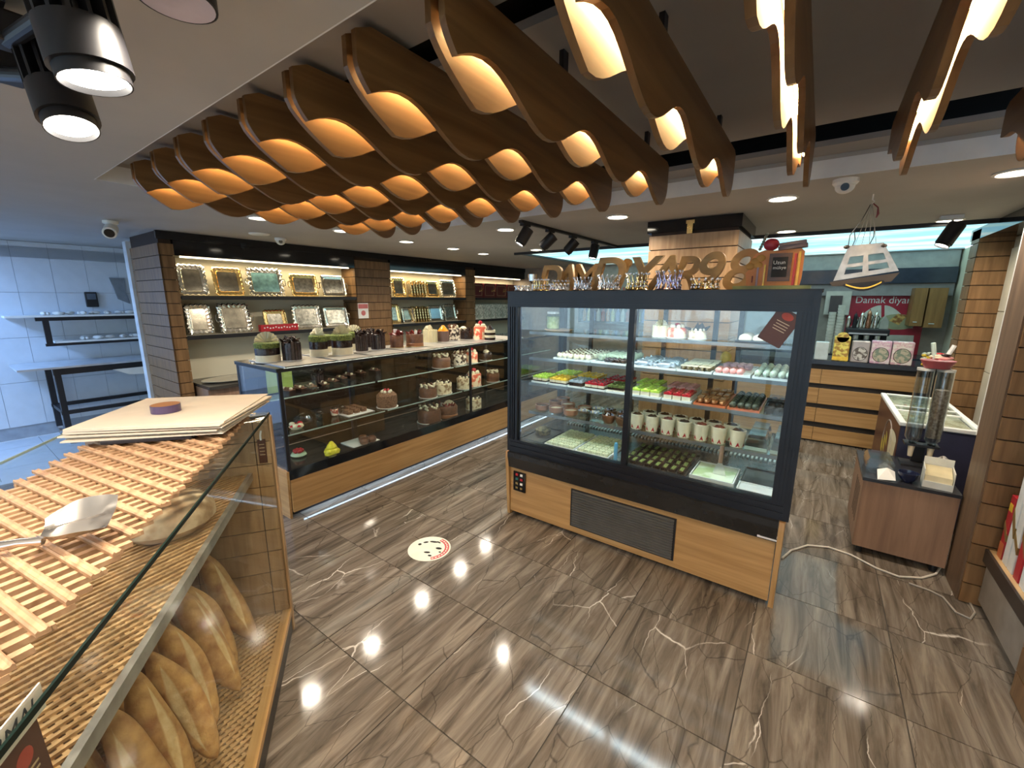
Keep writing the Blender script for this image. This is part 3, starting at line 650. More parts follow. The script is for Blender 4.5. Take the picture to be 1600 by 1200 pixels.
        for k in range(26):
            a = rd.uniform(0, 6.28); q = r*.85*math.sqrt(rd.random()); b.ell((q*math.cos(a), q*math.sin(a), h*(.7+.18*rd.random())), (.016, .012, .012), 7, 5, 0 if k % 3 else 1)
        b.build('nut_topping', [creamc, milk], t, True)
    return t
def on_top(px, py): return on('z', ZK, px, py)
CK = [('drum', 394, 553, .10, .10, 'small dark chocolate cake at the end of the cake case'),
 ('pist', 424, 565, .20, .16, 'pistachio cake with black middle layer and small white fan'),
 ('drum', 459, 563, .155, .175, 'tall dark chocolate drum cake between the pistachio cakes'),
 ('pist', 478, 547, .17, .17, 'pistachio cake with a cream fan behind the chocolate drum'),
 ('pist', 502, 557, .165, .19, 'pistachio cake with a wide ribbed cream fan'),
 ('pist', 516, 541, .17, .18, 'pistachio cake with cream fan in the rear row'),
 ('pist', 539, 554, .20, .19, 'broad pistachio cake with tall cream fan beside the black cakes'),
 ('drum', 568, 549, .125, .19, 'black chocolate cake with grey collar beside the pistachio cakes'),
 ('drum', 556, 540, .12, .18, 'black chocolate cake in the rear row beside the pillar'),
 ('drum', 594, 546, .15, .18, 'wide black chocolate cake with grey collar and curls'),
 ('red', 623, 543, .155, .20, 'chocolate cake with red-brown curls and a white name card'),
 ('torte', 652, 541, .20, .22, 'brown torte with copper base, curls and cream fan'),
 ('cream', 676, 535, .18, .23, 'plain cream cake with white collar and ribbed fans'),
 ('caramel', 695, 534, .15, .20, 'mocha cake with a glossy orange caramel peak'),
 ('patch', 713, 532, .155, .22, 'white and black patched cake with brown curls'),
 ('panda', 734, 530, .19, .19, 'black cake with a round white cream plaque'),
 ('swirl', 759, 531, .185, .23, 'red and cream swirl cake topped with strawberries'),
 ('layers', 785, 533, .15, .20, 'tall black and white layered cake at the far end')]
CC = []
def relax(C, x0, x1, it=400):
    for _ in range(it):
        for i in range(len(C)):
            for j in range(i):
                dx, dy = C[i][0]-C[j][0], C[i][1]-C[j][1]; d = max(1e-4, math.hypot(dx, dy)); o = C[i][2]+C[j][2]-d
                if o > 0:
                    dx, dy = dx/d*o*.5, dy/d*o*.5
                    C[i][0] += dx*.7; C[i][1] += dy; C[j][0] -= dx*.7; C[j][1] -= dy
            C[i][0] = max(x0+C[i][2], min(x1-C[i][2], C[i][0])); C[i][1] = max(CY0+.01+C[i][2], C[i][1])
for k, (kd, px, py, w, h, lab) in enumerate(CK):
    w *= .84; CK[k] = (kd, px, py, w, h*.9, lab); p = on_top(px, py); CC.append([p.x-w*.2, p.y, w*.53+.002])
relax(CC, -3.58, -2.99)
for k, (kd, px, py, w, h, lab) in enumerate(CK): cake(kd, (CC[k][0], CC[k][1], ZK), w, h, lab, rz=k*.7)
# inside the case
IC = []
def in_case_now(kd, px, py, z, w, h, lab, g='cakes inside the cake case'):
    pass
def in_case(kd, px, py, z, w, h, lab, g='cakes inside the cake case'):
    p = on('z', z+.001, px, py); IC.append([kd, z, w, h, lab, [p.x, p.y, w*.53+.003]])
in_case('crumb', 612, 637, .60, .19, .17, 'round chocolate crumb cake with cream and cherries on the glass shelf')
in_case('nut', 680, 622, .60, .18, .15, 'chocolate cake with red fruit and nuts on the middle glass shelf')
in_case('naked', 703, 616, .60, .19, .16, 'naked cream cake with chocolate shards on the middle shelf')
in_case('swirl', 757, 606, .60, .17, .20, 'strawberry swirl cake on the middle shelf past the post')
in_case('naked', 739, 608, .60, .16, .17, 'pale naked cake beside the post inside the cake case')
in_case('nut', 787, 598, .60, .16, .16, 'brown nut cake on the middle shelf at the far end')
in_case('nut', 700, 575, .855, .20, .17, 'chocolate cake piled with pale shavings on the top glass shelf')
in_case('patch', 724, 570, .855, .17, .17, 'cake with white shavings beside the post on the top glass shelf')
in_case('swirl', 744, 567, .855, .15, .17, 'small strawberry cake on the top glass shelf past the post')
in_case('panda', 767, 563, .855, .15, .15, 'black cake with white plaque on the top glass shelf')
in_case('naked', 748, 640, .345, .18, .17, 'pale naked cake with black shards on the case floor')
in_case('nut', 683, 660, .345, .24, .20, 'wide brown hazelnut cake on the case floor')
in_case('torte', 704, 652, .345, .22, .20, 'brown torte with fan on the case floor behind the hazelnut cake')
in_case('drum', 497, 604, .855, .10, .12, 'tall dark chocolate cake slice stack on the top glass shelf near the end')
for z_ in (.345, .60, .855):
    L_ = [q for q in IC if q[1] == z_]; relax([q[5] for q in L_], XB+.055, {.345: XF-.06, .60: XF-.115, .855: XF-.235}[z_])
    for q in L_: cake(q[0], (q[5][0], q[5][1], z_+.001), q[2], q[3], q[4], group='cakes inside the cake case')
def group_item(name, mb, mats, loc, label, cat, g=None, smooth=True, rz=0): return tag(mb.build(name, mats, None, smooth, loc=loc, rot=(0, 0, rz)), label, cat, g)
# chocolate slices on the upper shelf
rd = random.Random(2)
for k in range(9):
    p = on('z', .857, 468+13*k, 623-5*k); b = MB().box(-.05, .05, -.03, .03, 0, .045, 0).box(-.05, .05, -.03, .03, .045, .052, 1)
    for q in range(4): b.ell((-.036+.024*q, 0, .058), (.011, .014, .012), 8, 5, 1 if (k+q) % 3 else 2)
    group_item('chocolate_slice', b, [choc, milk, creamc], (max(-3.5, min(-3.26, p.x)), p.y, .856), 'dark chocolate cake slice with piped topping on the upper glass shelf', 'pastry', 'chocolate slices on the upper shelf of the cake case', rz=rd.uniform(-.3, .3))
# middle shelf trays
p = on('z', .601, 508, 642); flat_tray(p.x-.02, p.y+.06, .24, .30, .601, 'black tray of chocolate cups on the middle shelf', black, 'pastry_tray', None)
for k, (px, py) in enumerate(((484, 649), (501, 636), (523, 648))):
    q = on('z', .609, px, py); b = MB().lathe([(.028, 0), (.034, .05), (.030, .052)], 16, m=0).ell((0, 0, .058), (.026, .026, .018), 10, 6, 1)
    group_item('mousse_cup', b, [speckle('cup_print', (.35, .05, .04), (.75, .65, .52), 50, .4) if k == 2 else plast, choc], (max(-3.3, q.x), q.y, .608), 'pale printed cup of chocolate mousse' if k == 2 else 'clear cup of dark chocolate mousse', 'dessert', None if k == 2 else 'clear mousse cups on the middle shelf')
p = on('z', .601, 548, 645); flat_tray(max(p.x, -3.28), p.y+.03, .26, .26, .601, 'white tray of brown cake bars on the middle shelf', white, 'pastry_tray', None)
px0 = max(p.x, -3.28); py0 = p.y+.03
for k in range(6):
    b = MB().box(-.045, .045, -.022, .022, 0, .035)
    group_item('cake_bar', b, speckle('choc_crumb', (.1, .045, .025), (.3, .16, .09)), (px0-.07+.10*(k % 2), py0-.08+.07*(k//2), .608), 'brown crumb cake bar on the white tray', 'pastry', 'brown cake bars on the white tray')
for k in range(5):
    q = on('z', .601, 472+10*k, 612-1.5*k); b = MB().ell((0, 0, .02), (.06, .02, .02), 10, 6)
    group_item('chocolate_eclair', b, choc, (-3.45, q.y, .601), 'glossy chocolate eclair at the back of the middle shelf', 'pastry', 'eclairs at the back of the cake case')
q = on('z', .601, 456, 648); cl = thing('cake_dome', 'small clear plastic dome on the middle shelf of the cake case', 'container', (-3.35, 1.72, .601)); MB().lathe([(.07, .0), (.075, .02), (.055, .06), (.0001, .075)], 20).build('lid', plast, cl, True); MB().lathe([(.072, 0), (.072, .006), (.0001, .006)], 20).build('base', black, cl, True)
p = on('z', .601, 457, 665); b = MB()
for k in range(8): b.ell((.03*math.cos(k*.8), .03*math.sin(k*.8), .018+.01*(k % 3)), (.022, .022, .016), 8, 5, k % 2)
group_item('fruit_tartlet', b.lathe([(.04, 0), (.055, .02)], 16, m=1), [redj, creamc], (-3.2, p.y-.02, .601), 'red berry tartlet at the near end of the middle shelf', 'pastry')
# deck items
p = on('z', .347, 467, 712); b = MB().lathe([(.04, 0), (.06, .012), (.05, .03), (.0001, .032)], 18, m=1)
for k in range(7): b.ell((.026*math.cos(k), .026*math.sin(k), .045), (.017, .017, .017), 10, 6, 0)
group_item('fruit_tartlet', b, [redj, mat('pale_green', (.45, .55, .38), .4)], (p.x, p.y, .3455), 'cherry topped tartlet on the dark floor of the cake case', 'pastry')
p = on('z', .347, 519, 709); b = MB().lathe([(.056, 0), (.058, .02), (.050, .045), (.040, .052), (.042, .06), (.032, .08), (.024, .088), (.018, .10), (.008, .108), (.0001, .11)], 18)
for k in range(7): b.ell((.05*math.cos(k*.9), .05*math.sin(k*.9), .03), (.014, .014, .016), 8, 5)
group_item('yellow_mini_cake', b, mat('yellow_icing', (.78, .68, .03), .35, 0, .12, 50), (p.x, p.y, .3455), 'bright yellow peaked mini cake on the case floor', 'cake')
p = on('z', .347, 566, 694)
flat_tray(p.x-.04, p.y+.03, .26, .26, .3455, 'white square tray with three chocolate domes', white, 'pastry_tray', None)
for k, (dx, dy, dz) in enumerate(((.04, .03, 0), (.04, .105, 0), (-.035, .07, 0))):
    b = MB().lathe([(.032, 0), (.040, .015), (.038, .022), (.041, .03), (.03, .05), (.0001, .058)], 18)
    group_item('chocolate_dome', b, milk, (p.x-.02+dx, p.y+dy-.02, .3525), 'round filled chocolate dome on the white square tray', 'pastry', 'chocolate domes on the square tray')

# ================================================================== SILVER TRAYS ON THE WALL SHELVES
def rrect(w, h, r, n=6, wavy=0., waves=28):
    P = []
    for cx, cz, a0 in ((w/2-r, h/2-r, 0), (-w/2+r, h/2-r, 90), (-w/2+r, -h/2+r, 180), (w/2-r, -h/2+r, 270)):
        for k in range(n+1): a = R(a0+90*k/n); P.append((cx+r*math.cos(a), cz+r*math.sin(a)))
    Q = []
    for i in range(len(P)):
        a, b = P[i], P[(i+1) % len(P)]; L = math.hypot(b[0]-a[0], b[1]-a[1]); m = max(1, int(L/.012))
        for k in range(m): Q.append((a[0]+(b[0]-a[0])*k/m, a[1]+(b[1]-a[1])*k/m))
    if wavy:
        n = len(Q); Q = [(x*(1+wavy/(w/2)*math.sin(2*math.pi*waves*i/n)), z*(1+wavy/(h/2)*math.sin(2*math.pi*waves*i/n))) for i, (x, z) in enumerate(Q)]
    return Q
def ornate_tray(y, z, w, h, label, rim=silver, plate=silver, wavy=.004, waves=24, handles=True, lean=12, yaw=0, x=-5.10, nm='serving_tray', g='ornate trays on the wall shelves'):
    t = thing(nm, label, 'tray', (x, y, z), yaw, g); M = Matrix.Translation((0, 0, .0)) @ Matrix.Rotation(R(-lean), 4, 'Y')
    def W(p, d=0.): return tuple(M @ Vector((d, p[0], p[1]+h/2+.012)))
    o = rrect(w, h, .025, 5, wavy, waves); i1 = rrect(w-.07, h-.07, .02, 5); ii = rrect(w-.075, h-.075, .02, 5)
    MB().prism(ii, 'x', -.004, 0, M=M @ Matrix.Translation((0, 0, h/2+.012))).build('plate', plate, t)
    MB().tube([W(p, .008) for p in o], .010, 6, closed=True).build('rim', rim, t, True)
    n = len(o); m = len(i1); vs = [W(p, .006) for p in o]+[W(i1[int(k*m/n)], -.001) for k in range(n)]
    MB().add(vs, [(k, (k+1) % n, n+(k+1) % n, n+k) for k in range(n)]).build('border', rim, t, True)
    MB().tube([W(p, .001) for p in i1], .004, 5, closed=True).build('inner_bead', rim, t, True)
    if handles:
        for s in (-1, 1):
            MB().tube([W((s*(w/2), .04), .008), W((s*(w/2+.03), .035), .012), W((s*(w/2+.038), 0), .012), W((s*(w/2+.03), -.035), .012), W((s*(w/2), -.04), .008)], .006, 6).build('handle', rim, t, True)
    return t
teal = mat('teal_patterned_plate', (.16, .32, .34), .3, .6, .35, 22)
dkm = mat('mirror_dark_plate', (.38, .35, .28), .22, 1, .25, 14); etch = mat('etched_silver_plate', (.42, .40, .34), .25, 1, .45, 26)
lbl = mat('pale_blue_plate', (.35, .55, .68), .2, .6, .1)
Z1, Z2 = ZS[0]+.0005, ZS[1]+.0005
for y, z, w, h, lab, rim, pl, wv, hd in (
 (1.66, Z1, .26, .29, 'narrow silver framed tray at the doorway end of the upper shelf', silver, dkm, .005, False),
 (1.98, Z1, .30, .28, 'gold rimmed dark mirror tray on the upper shelf', gold, dkm, .003, False),
 (2.36, Z1, .40, .29, 'silver lobed tray with a teal patterned plate', silver, teal, .012, True),
 (2.80, Z1, .36, .25, 'gold handled tray with etched dark plate', gold, etch, .003, True),
 (3.19, Z1, .36, .25, 'plain silver tray with loop handles beside the slatted pillar', silver, etch, .001, True),
 (1.67, Z2, .24, .29, 'silver framed tray at the doorway end of the lower shelf', silver, dkm, .006, False),
 (2.00, Z2, .34, .29, 'tilted silver tray with wavy rim on the lower shelf', silver, dkm, .009, True),
 (2.42, Z2, .28, .22, 'small gold rimmed tray behind the red box', gold, etch, .004, False),
 (2.80, Z2, .38, .27, 'bright silver tray with fully embossed plate', silver, etch, .006, False),
 (3.19, Z2, .36, .25, 'plain silver tray with loop handles on the lower shelf', silver, etch, .001, True),
 (4.24, Z1, .26, .27, 'dark mirror tray with curled gold rim between the pillars', gold, dkm, .006, False),
 (4.92, Z1, .28, .24, 'slim gold tray with grey plate between the pillars', gold, dkm, .001, False),
 (5.28, Z1, .36, .27, 'silver tray with beaded top edge and loop handles', silver, dkm, .006, True),
 (4.14, Z2, .20, .27, 'cream gold tray at the pillar on the lower middle bay', gold, etch, .005, False),
 (4.40, Z2, .26, .22, 'small tray with a dark mirror plate on the lower middle bay', silver, dkm, .005, False),
 (4.98, Z2, .32, .24, 'silver rimmed tray with pale blue plate', silver, lbl, .004, False),
 (5.32, Z2, .34, .26, 'silver tray with scrolled openwork plate', silver, etch, .008, True)):
    ornate_tray(y, z, w*.88, h, lab, rim, pl, wv, handles=hd, yaw=rd.uniform(-.05, .05))
# stacks of gilt trays seen edge-on
for q, z in enumerate((Z1, Z2)):
    for k in range(6):
        ornate_tray(4.50+.055*k+.1*q*.5, z, .24, .23-.01*(k % 2), 'gilt tray standing edge-on in a row on the '+('upper' if q == 0 else 'lower')+' middle bay', gold, etch, .003, handles=False, lean=6, yaw=R(62), g='gilt trays standing edge-on, '+('upper' if q == 0 else 'lower')+' row', x=-5.17)
# red box on the lower shelf
rb = thing('gift_box', 'long red box with white dots on the lower tray shelf', 'box', (-5.035, 2.41, Z2)); MB().box(-.03, .03, -.21, .21, 0, .075).build('body', redp, rb, bevel=.003)
for k in range(12): MB().ell((.0305, -.17+.031*k, .04+.006*math.sin(k*2)), (.002, .009, .008), 8, 5).build('printed_dot', white, rb)
# maroon gift boxes and white printed boxes in the far bay
mar = mat('maroon_card', (.10, .012, .016), .35); goldl = mat('gold_line', (.62, .48, .30), .4, .5)
for k in range(4):
    y = 5.98+.36*k; t = thing('gift_box', 'maroon gift box with thin gold frame line and bow', 'box', (-5.12, y, Z1), 0, 'maroon gift boxes on the far upper shelf')
    MB().box(-.05, .05, -.165, .165, 0, .26).build('body', mar, t, bevel=.003)
    for a in ((-.13, -.126, .04, .22), (.126, .13, .04, .22), (-.126, .126, .04, .044), (-.126, .126, .216, .22)): MB().box(.05, .0515, a[0], a[1], a[2], a[3]).build('gold_line', goldl, t)
    b = MB().tube([(.06, .10, .13), (.065, .15, .17), (.06, .15, .12), (.06, .10, .13)], .006, 6).tube([(.06, .10, .13), (.065, .05, .17), (.06, .05, .11), (.06, .10, .13)], .006, 6); b.build('bow', gold, t, True)
    t = thing('gift_box', 'white marble print gift box with curved brown stems', 'box', (-5.12, y, Z2), 0, 'white printed gift boxes on the far lower shelf')
    MB().box(-.05, .05, -.17, .17, 0, .27).build('body', speckle('white_leaf_print', (.48, .50, .42), (.80, .78, .70), 26, .5), t, bevel=.003)
    MB().tube([(.0515, -.05, .02), (.0515, .03, .10), (.0515, -.02, .17), (.0515, .06, .26)], .003, 5).build('printed_stem', milk, t)
# notice on the pillar and things on the back counter
p = on('x', -4.995, 545, 485); t = thing('notice_sheet', 'white notice sheet with red emblem taped to the slatted pillar', 'notice', (-4.998, 3.52, 1.33)); MB().box(0, .0015, -.08, .08, 0, .20).build('sheet', white, t); MB().box(.0016, .002, -.075, .075, .13, .19).lathe([(.035, 0), (.0001, 0)], 14, M=Matrix.Translation((.0019, 0, .07)) @ Matrix.Rotation(R(90), 4, 'Y')).build('red_print', mat('faded_red', (.55, .16, .16), .6), t)
b = MB().lathe([(.20, 0), (.24, .015), (.24, .02), (.20, .008), (.0001, .006)], 26, sx=.8, sy=1.5)
group_item('oval_platter', b, mat('platter_cream', (.50, .46, .36), .35), (-4.95, 1.92, .7505), 'large oval cream platter on the back counter', 'platter')
group_item('oval_platter', MB().lathe([(.18, 0), (.22, .05), (.21, .05), (.17, .012), (.0001, .01)], 26, sx=.7, sy=1.2), white, (-4.92, 2.62, .7505), 'deep white dish on the back counter behind the cakes', 'platter')

# ================================================================== CENTRAL PASTRY CASE
PX0, PX1, PYF, PYB, PZT = -1.75, 0.0, 2.385, 3.16, 1.65
pc = thing('pastry_display_case', 'tall black framed refrigerated pastry case on an oak base', 'display case', ((PX0+PX1)/2, (PYF+PYB)/2, 0))
def PP(name, b, m, parent=None, **k): return b.build(name, m, parent or pc, world=True, **k)
PP('base_panel', MB().box(PX0+.022, PX1-.042, PYF+.012, PYF+.03, .03, .40), oak)
PP('plinth', MB().box(PX0+.04, PX1-.05, PYF+.06, PYB-.04, 0, .03), black)
for x in (PX0-.004, PX1-.038):
    PP('side_panel', MB().prism([(PYF+.008, .0), (PYB, 0), (PYB, .5), (PYF-.012, .5), (PYF-.018, .46)], 'x', x, x+.024), wood('oak_upright_panel', (.34, .185, .068), (.50, .30, .125), 'Z', 16, .4, .05))
PP('black_band', MB().prism([(PYF-.008, .385), (PYF+.05, .385), (PYF+.05, .505), (PYF-.028, .505), (PYF-.028, .47)], 'x', PX0+.022, PX1-.040), mat('band_black', (.016, .015, .015), .25, 0, .2))
a, c = on('y', PYF+.012, 893, 768), on('y', PYF+.012, 1051, 884)
vg = PP('vent_grille', MB().box(a.x, c.x, PYF+.004, PYF+.0118, .075, .345), black)
for k in range(15):
    z = .084+.0172*k; PP('slat', MB().prism([(PYF-.004, z), (PYF+.004, z+.002), (PYF+.004, z+.012), (PYF-.004, z+.0065)], 'x', a.x+.012, c.x-.012), mat('grille_slat', (.07, .07, .07), .4), vg)
a = on('y', PYF, 802, 748); c = on('y', PYF, 822, 792)
cp = PP('control_panel', MB().box(a.x, a.x+.105, PYF+.002, PYF+.0118, .205, .355), blackgl)
for k in range(8):
    bx, bz = a.x+.033+.04*(k % 2), .335-.034*(k//2)
    PP('button', MB().box(bx-.010, bx+.010, PYF-.004, PYF+.002, bz-.008, bz+.008), (redp, white, mat('button_green', (.03, .14, .12), .4), redp, gold, white, gold, gold)[k], cp)
a = on('y', PYF, 1203, 855)
bp_ = PP('maker_plate', MB().box(a.x-.062, a.x+.045, PYF-.012, PYF-.009, .39, .418), mat('label_white', (.70, .66, .66), .4))
text('pastry', .016, black, bp_, (a.x-.008-pc.location.x, PYF-.0122-pc.location.y, .404), (R(90), 0, 0), .0003)
bpy.data.objects.remove(bp_.children[0])
PP('maker_mark', MB().box(a.x-.05, a.x+.03, PYF-.0125, PYF-.012, .400, .406).box(a.x-.055, a.x-.045, PYF-.0125, PYF-.012, .408, .413), MT['void_black'], bp_)
# frame
def flute(x0, x1, z0, z1, horiz, n, y=PYF):
    b = MB()
    for k in range(n):
        if horiz: z = z0+(z1-z0)*(k+.5)/n; b.box(x0, x1, y-.007, y, z-(z1-z0)/n*.28, z+(z1-z0)/n*.28)
        else: x = x0+(x1-x0)*(k+.5)/n; b.box(x-(x1-x0)/n*.28, x+(x1-x0)/n*.28, y-.007, y, z0, z1)
    return b
GZ0, GZ1, GX0, GX1 = .60, 1.545, PX0+.085, PX1-.085
PP('top_rail', MB().box(PX0, PX1, PYF, PYF+.05, GZ1, PZT-.006), navy); PP('rail_fluting', flute(PX0+.03, PX1-.03, GZ1+.012, PZT-.03, True, 4), navy)
PP('bottom_rail', MB().box(PX0, PX1, PYF, PYF+.05, .505, GZ0), navy); PP('rail_fluting', flute(PX0+.03, PX1-.03, .52, GZ0-.01, True, 2), navy)
PP('stile', MB().box(PX0, GX0, PYF, PYF+.05, GZ0, GZ1), navy); PP('stile_fluting', flute(PX0+.012, GX0-.02, GZ0, GZ1, False, 3), navy)
PP('stile', MB().box(GX1, PX1, PYF, PYF+.05, GZ0, GZ1), navy); PP('stile_fluting', flute(GX1+.012, PX1-.012, GZ0, GZ1, False, 4), navy)
xm = on('y', PYF, 981, 600).x
PP('mullion', MB().box(xm-.017, xm+.017, PYF+.002, PYF+.04, GZ0, GZ1), navy)
for x in (PX0, PX1-.05): PP('rear_post', MB().box(x, x+.05, PYB-.05, PYB, .505, PZT-.006), navy)
PP('rear_rail', MB().box(PX0+.05, PX1-.05, PYB-.05, PYB, GZ1, PZT-.006), navy); PP('rear_rail', MB().box(PX0+.05, PX1-.05, PYB-.05, PYB, .505, .58), navy)
for x in (PX0, PX1-.03):
    PP('side_rail', MB().box(x, x+.03, PYF+.05, PYB-.05, GZ1+.02, PZT-.006), navy); PP('side_rail', MB().box(x, x+.03, PYF+.05, PYB-.05, .505, .58), navy)
    PP('side_glass', MB().box(x+.011, x+.017, PYF+.05, PYB-.05, .58, GZ1+.02), glr)
for q in (0, 1): PP('rear_door_frame', MB().box(-1.12+q*.55, -1.09+q*.55, PYB-.04, PYB-.01, .58, GZ1), navy)
for a_, c_ in ((PX0+.05, -1.12), (-1.09, -.57), (-.54, PX1-.05)): PP('rear_glass', MB().box(a_, c_, PYB-.028, PYB-.022, .58, GZ1), gl)
PP('front_glass', MB().box(GX0, xm-.017, PYF+.018, PYF+.024, GZ0, GZ1), glr); PP('front_glass', MB().box(xm+.017, GX1, PYF+.018, PYF+.024, GZ0, GZ1), glr)
PP('roof', MB().box(PX0-.005, PX1+.005, PYF-.005, PYB+.005, PZT-.006, PZT), black)
PP('deck', MB().box(PX0+.03, PX1-.03, PYF+.05, PYB-.05, .55, .58), mat('granite_deck', (.055, .06, .062), .2, 0, .5, 60))
gr = MB()
for k in range(60): gr.box(-1.60+.025*k, -1.588+.025*k, PYB-.14, PYB-.075, .5805, .592)
o_ = PP('air_grille', gr, steel); o_['kind'] = 'stuff'
SY0, SY1 = PYF+.20, PYB-.10
SZ = (1.368, 1.180, .992, .772)
for z in SZ:
    PP('shelf', MB().box(PX0+.055, PX1-.055, SY0, SY1, z-.008, z), sg)
    PP('shelf_rail', MB().box(PX0+.055, PX1-.055, SY0-.004, SY0, z-.020, z+.001), mat('rail_grey', (.22, .24, .25), .25, .6))
    for x in (PX0+.3, -.88, -.4): PP('bracket', MB().box(x-.006, x+.006, SY0+.05, SY1+.03, z-.024, z-.0085), black)
for x in (PX0+.3, -.88, -.4): PP('bracket_post', MB().box(x-.014, x+.014, SY1+.025, SY1+.048, .58, GZ1), black)
PP('light_tube', MB().box(PX0+.1, PX1-.1, PYF+.055, PYF+.075, GZ1+.02, GZ1+.032), emis('case_led', (.84, .95, 1), 8))
area('case_lamp', (0, PYF+.075-pc.location.y, GZ1+.01), (R(-20), 0, 0), PX1-PX0-.3, 7, (.84, .95, 1), 'RECTANGLE', .04, parent=pc)
for z in SZ[:3]: PP('light_tube', MB().box(PX0+.1, PX1-.1, SY0+.004, SY0+.012, z-.020, z-.012), emis('shelf_led', (.82, .95, 1), 4))
# card on the glass
cd_ = thing('menu_card', 'brown tilted menu card stuck on the pastry case glass', 'card', on('y', PYF+.015, 1218, 512), 0)
cd_.rotation_euler = (0, R(-28)*-1, 0)
MB().box(-.055, .055, -.001, .001, -.085, .085).build('sheet', mat('brown_card', (.09, .030, .018), .4), cd_)
MB().lathe([(.022, 0), (.0001, 0)], 16, M=Matrix.Translation((0, -.0014, .058)) @ Matrix.Rotation(R(90), 4, 'X') @ Matrix.Diagonal((1.2, .8, 1, 1))).build('emblem', mat('card_red', (.40, .06, .04), .5), cd_)
for k in range(4): MB().box(-.03+.004*(k % 2), .03, -.0016, -.0011, .025-.013*k, .028-.013*k).build('text_line', goldl, cd_)

# ---- pastries: one mesh for each kind, copies share it
def sx(px, py, z): return on('z', z, px, py)
PM = {}
def pm(key, f):
    if key not in PM: PM[key] = f()
    return PM[key]
def put(name, me, loc, label, group, rz=0, cat='pastry'):
    return tag(link(name, me, None, loc, (0, 0, rz)), label, cat, group)
def slice_mesh(key, top, mid=creamc, base=choc, w=.046, d=.046, h=.042):
    def f():
        b = MB().box(-w/2, w/2, -d/2, d/2, 0, h*.35, 0).box(-w/2, w/2, -d/2, d/2, h*.35, h*.72, 1).box(-w/2, w/2, -d/2, d/2, h*.72, h, 2)
        b.ell((0, 0, h), (w*.2, d*.2, .008), 8, 5, 2); return b.mesh('cake_slice', [base, mid, top])
    return pm(key, f)
def tray_at(x0, x1, y0, y1, z, label, m, nm='pastry_tray', g=None, h=.012):
    w, d = x1-x0, y1-y0
    b = MB().box(-w/2, w/2, -d/2, d/2, 0, .004).box(-w/2, w/2, -d/2, -d/2+.006, .004, h).box(-w/2, w/2, d/2-.006, d/2, .004, h).box(-w/2, -w/2+.006, -d/2+.006, d/2-.006, .004, h).box(w/2-.006, w/2, -d/2+.006, d/2-.006, .004, h)
    return tag(b.build(nm, m, loc=((x0+x1)/2, (y0+y1)/2, z+.0005)), label, 'tray', g)
wtray = mat('white_melamine', (.66, .70, .70), .3, 0, .04)
def grid(x0, x1, y0, y1, nx, ny, z, name, me, label, group, jit=.003, rzj=.06, cat='pastry', skip=()):
    for i in range(nx):
        for j in range(ny):
            if (i, j) in skip: continue
            put(name, me, (x0+(x1-x0)*(i+.5)/nx+rd.uniform(-jit, jit), y0+(y1-y0)*(j+.5)/ny+rd.uniform(-jit, jit), z+.005), label, group, rd.uniform(-rzj, rzj), cat)
# shelf 1
Z = SZ[0]
tray_at(-.36, -.13, SY0+.02, SY0+.26, Z, 'black tray of pale buns on the top glass shelf', black)
bun = MB().lathe([(.024, 0), (.034, .012), (.030, .03), (.014, .041), (.0001, .042)], 16).mesh('bun', mat('pale_dough', (.74, .68, .52), .5, 0, .1, 40), True)
grid(-.35, -.14, SY0+.03, SY0+.25, 3, 3, Z, 'steamed_bun', bun, 'round pale bun on the black tray of the top shelf', 'pale buns on the top shelf tray')
for k, (px, kd, lab, w, h) in enumerate(((1012, 'cream', 'small cream cake on the top shelf of the pastry case', .095, .11), (1045, 'swirl', 'white cake with red sauce on the top shelf of the pastry case', .11, .085), (1085, 'naked', 'low pale cake on the top shelf beside the buns', .10, .07))):
    p = on('z', Z, px, 531); cake(kd, (p.x, SY0+.12, Z+.001), w, h, lab, group='cakes on the top shelf of the pastry case')
p = on('z', Z, 835, 524); tag(MB().lathe([(.09, 0), (.11, .012), (.10, .014), (.0001, .012)], 24).build('round_platter', mat('brown_board', (.36, .20, .09), .5), None, True, loc=(-1.54, SY0+.15, Z+.0005)), 'round brown board on the top glass shelf', 'platter')
jar = thing('cookie_jar', 'tall pale green jar on the brown board', 'jar', (-1.585, SY0+.14, Z+.0145)); MB().lathe([(.05, 0), (.052, .10), (.04, .11)], 18).build('glass_body', glass('jar_glass', (.72, .78, .60), .8), jar, True); MB().lathe([(.044, .11), (.044, .125), (.0001, .125)], 18).build('lid', white, jar, True); MB().lathe([(.044, .004), (.045, .09), (.0001, .09)], 16).build('biscuits', speckle('pale_biscuits', (.50, .50, .28), (.72, .70, .48), 40), jar, True)
# shelf 2
Z = SZ[1]
def ball(key, m, r=.020, top=None):
    def f():
        b = MB().ell((0, 0, r), (r, r, r), 12, 8, 0)
        if top: b.ell((.003, -.003, r*1.55), (r*.55, r*.55, r*.5), 8, 5, 1)
        return b.mesh('pastry_ball', [m, top or m], True)
    return pm(key, f)
tray_at(-1.50, -1.22, SY0+.01, SY0+.42, Z, 'white tray of cream balls at the left of the second shelf', wtray)
grid(-1.49, -1.23, SY0+.02, SY0+.41, 6, 7, Z, 'cream_puff', ball('wb', creamc, .022, milk), 'cream coated puff with a brown cap on the second shelf', 'cream puffs on the second shelf')
tray_at(-1.21, -.97, SY0+.01, SY0+.42, Z, 'white tray of pale puffs beside the mullion on the second shelf', wtray)
grid(-1.20, -.98, SY0+.09, SY0+.41, 5, 6, Z, 'cream_puff', ball('gb', mat('pale_green_cream', (.62, .70, .52), .5, 0, .1, 30), .022), 'plain pale green cream puff on the second shelf', 'pale green puffs on the second shelf')
grid(-1.12, -.98, SY0+.015, SY0+.085, 4, 2, Z, 'truffle', ball('db', choc, .018), 'dark chocolate truffle in front of the pale puffs', 'dark truffles on the second shelf')
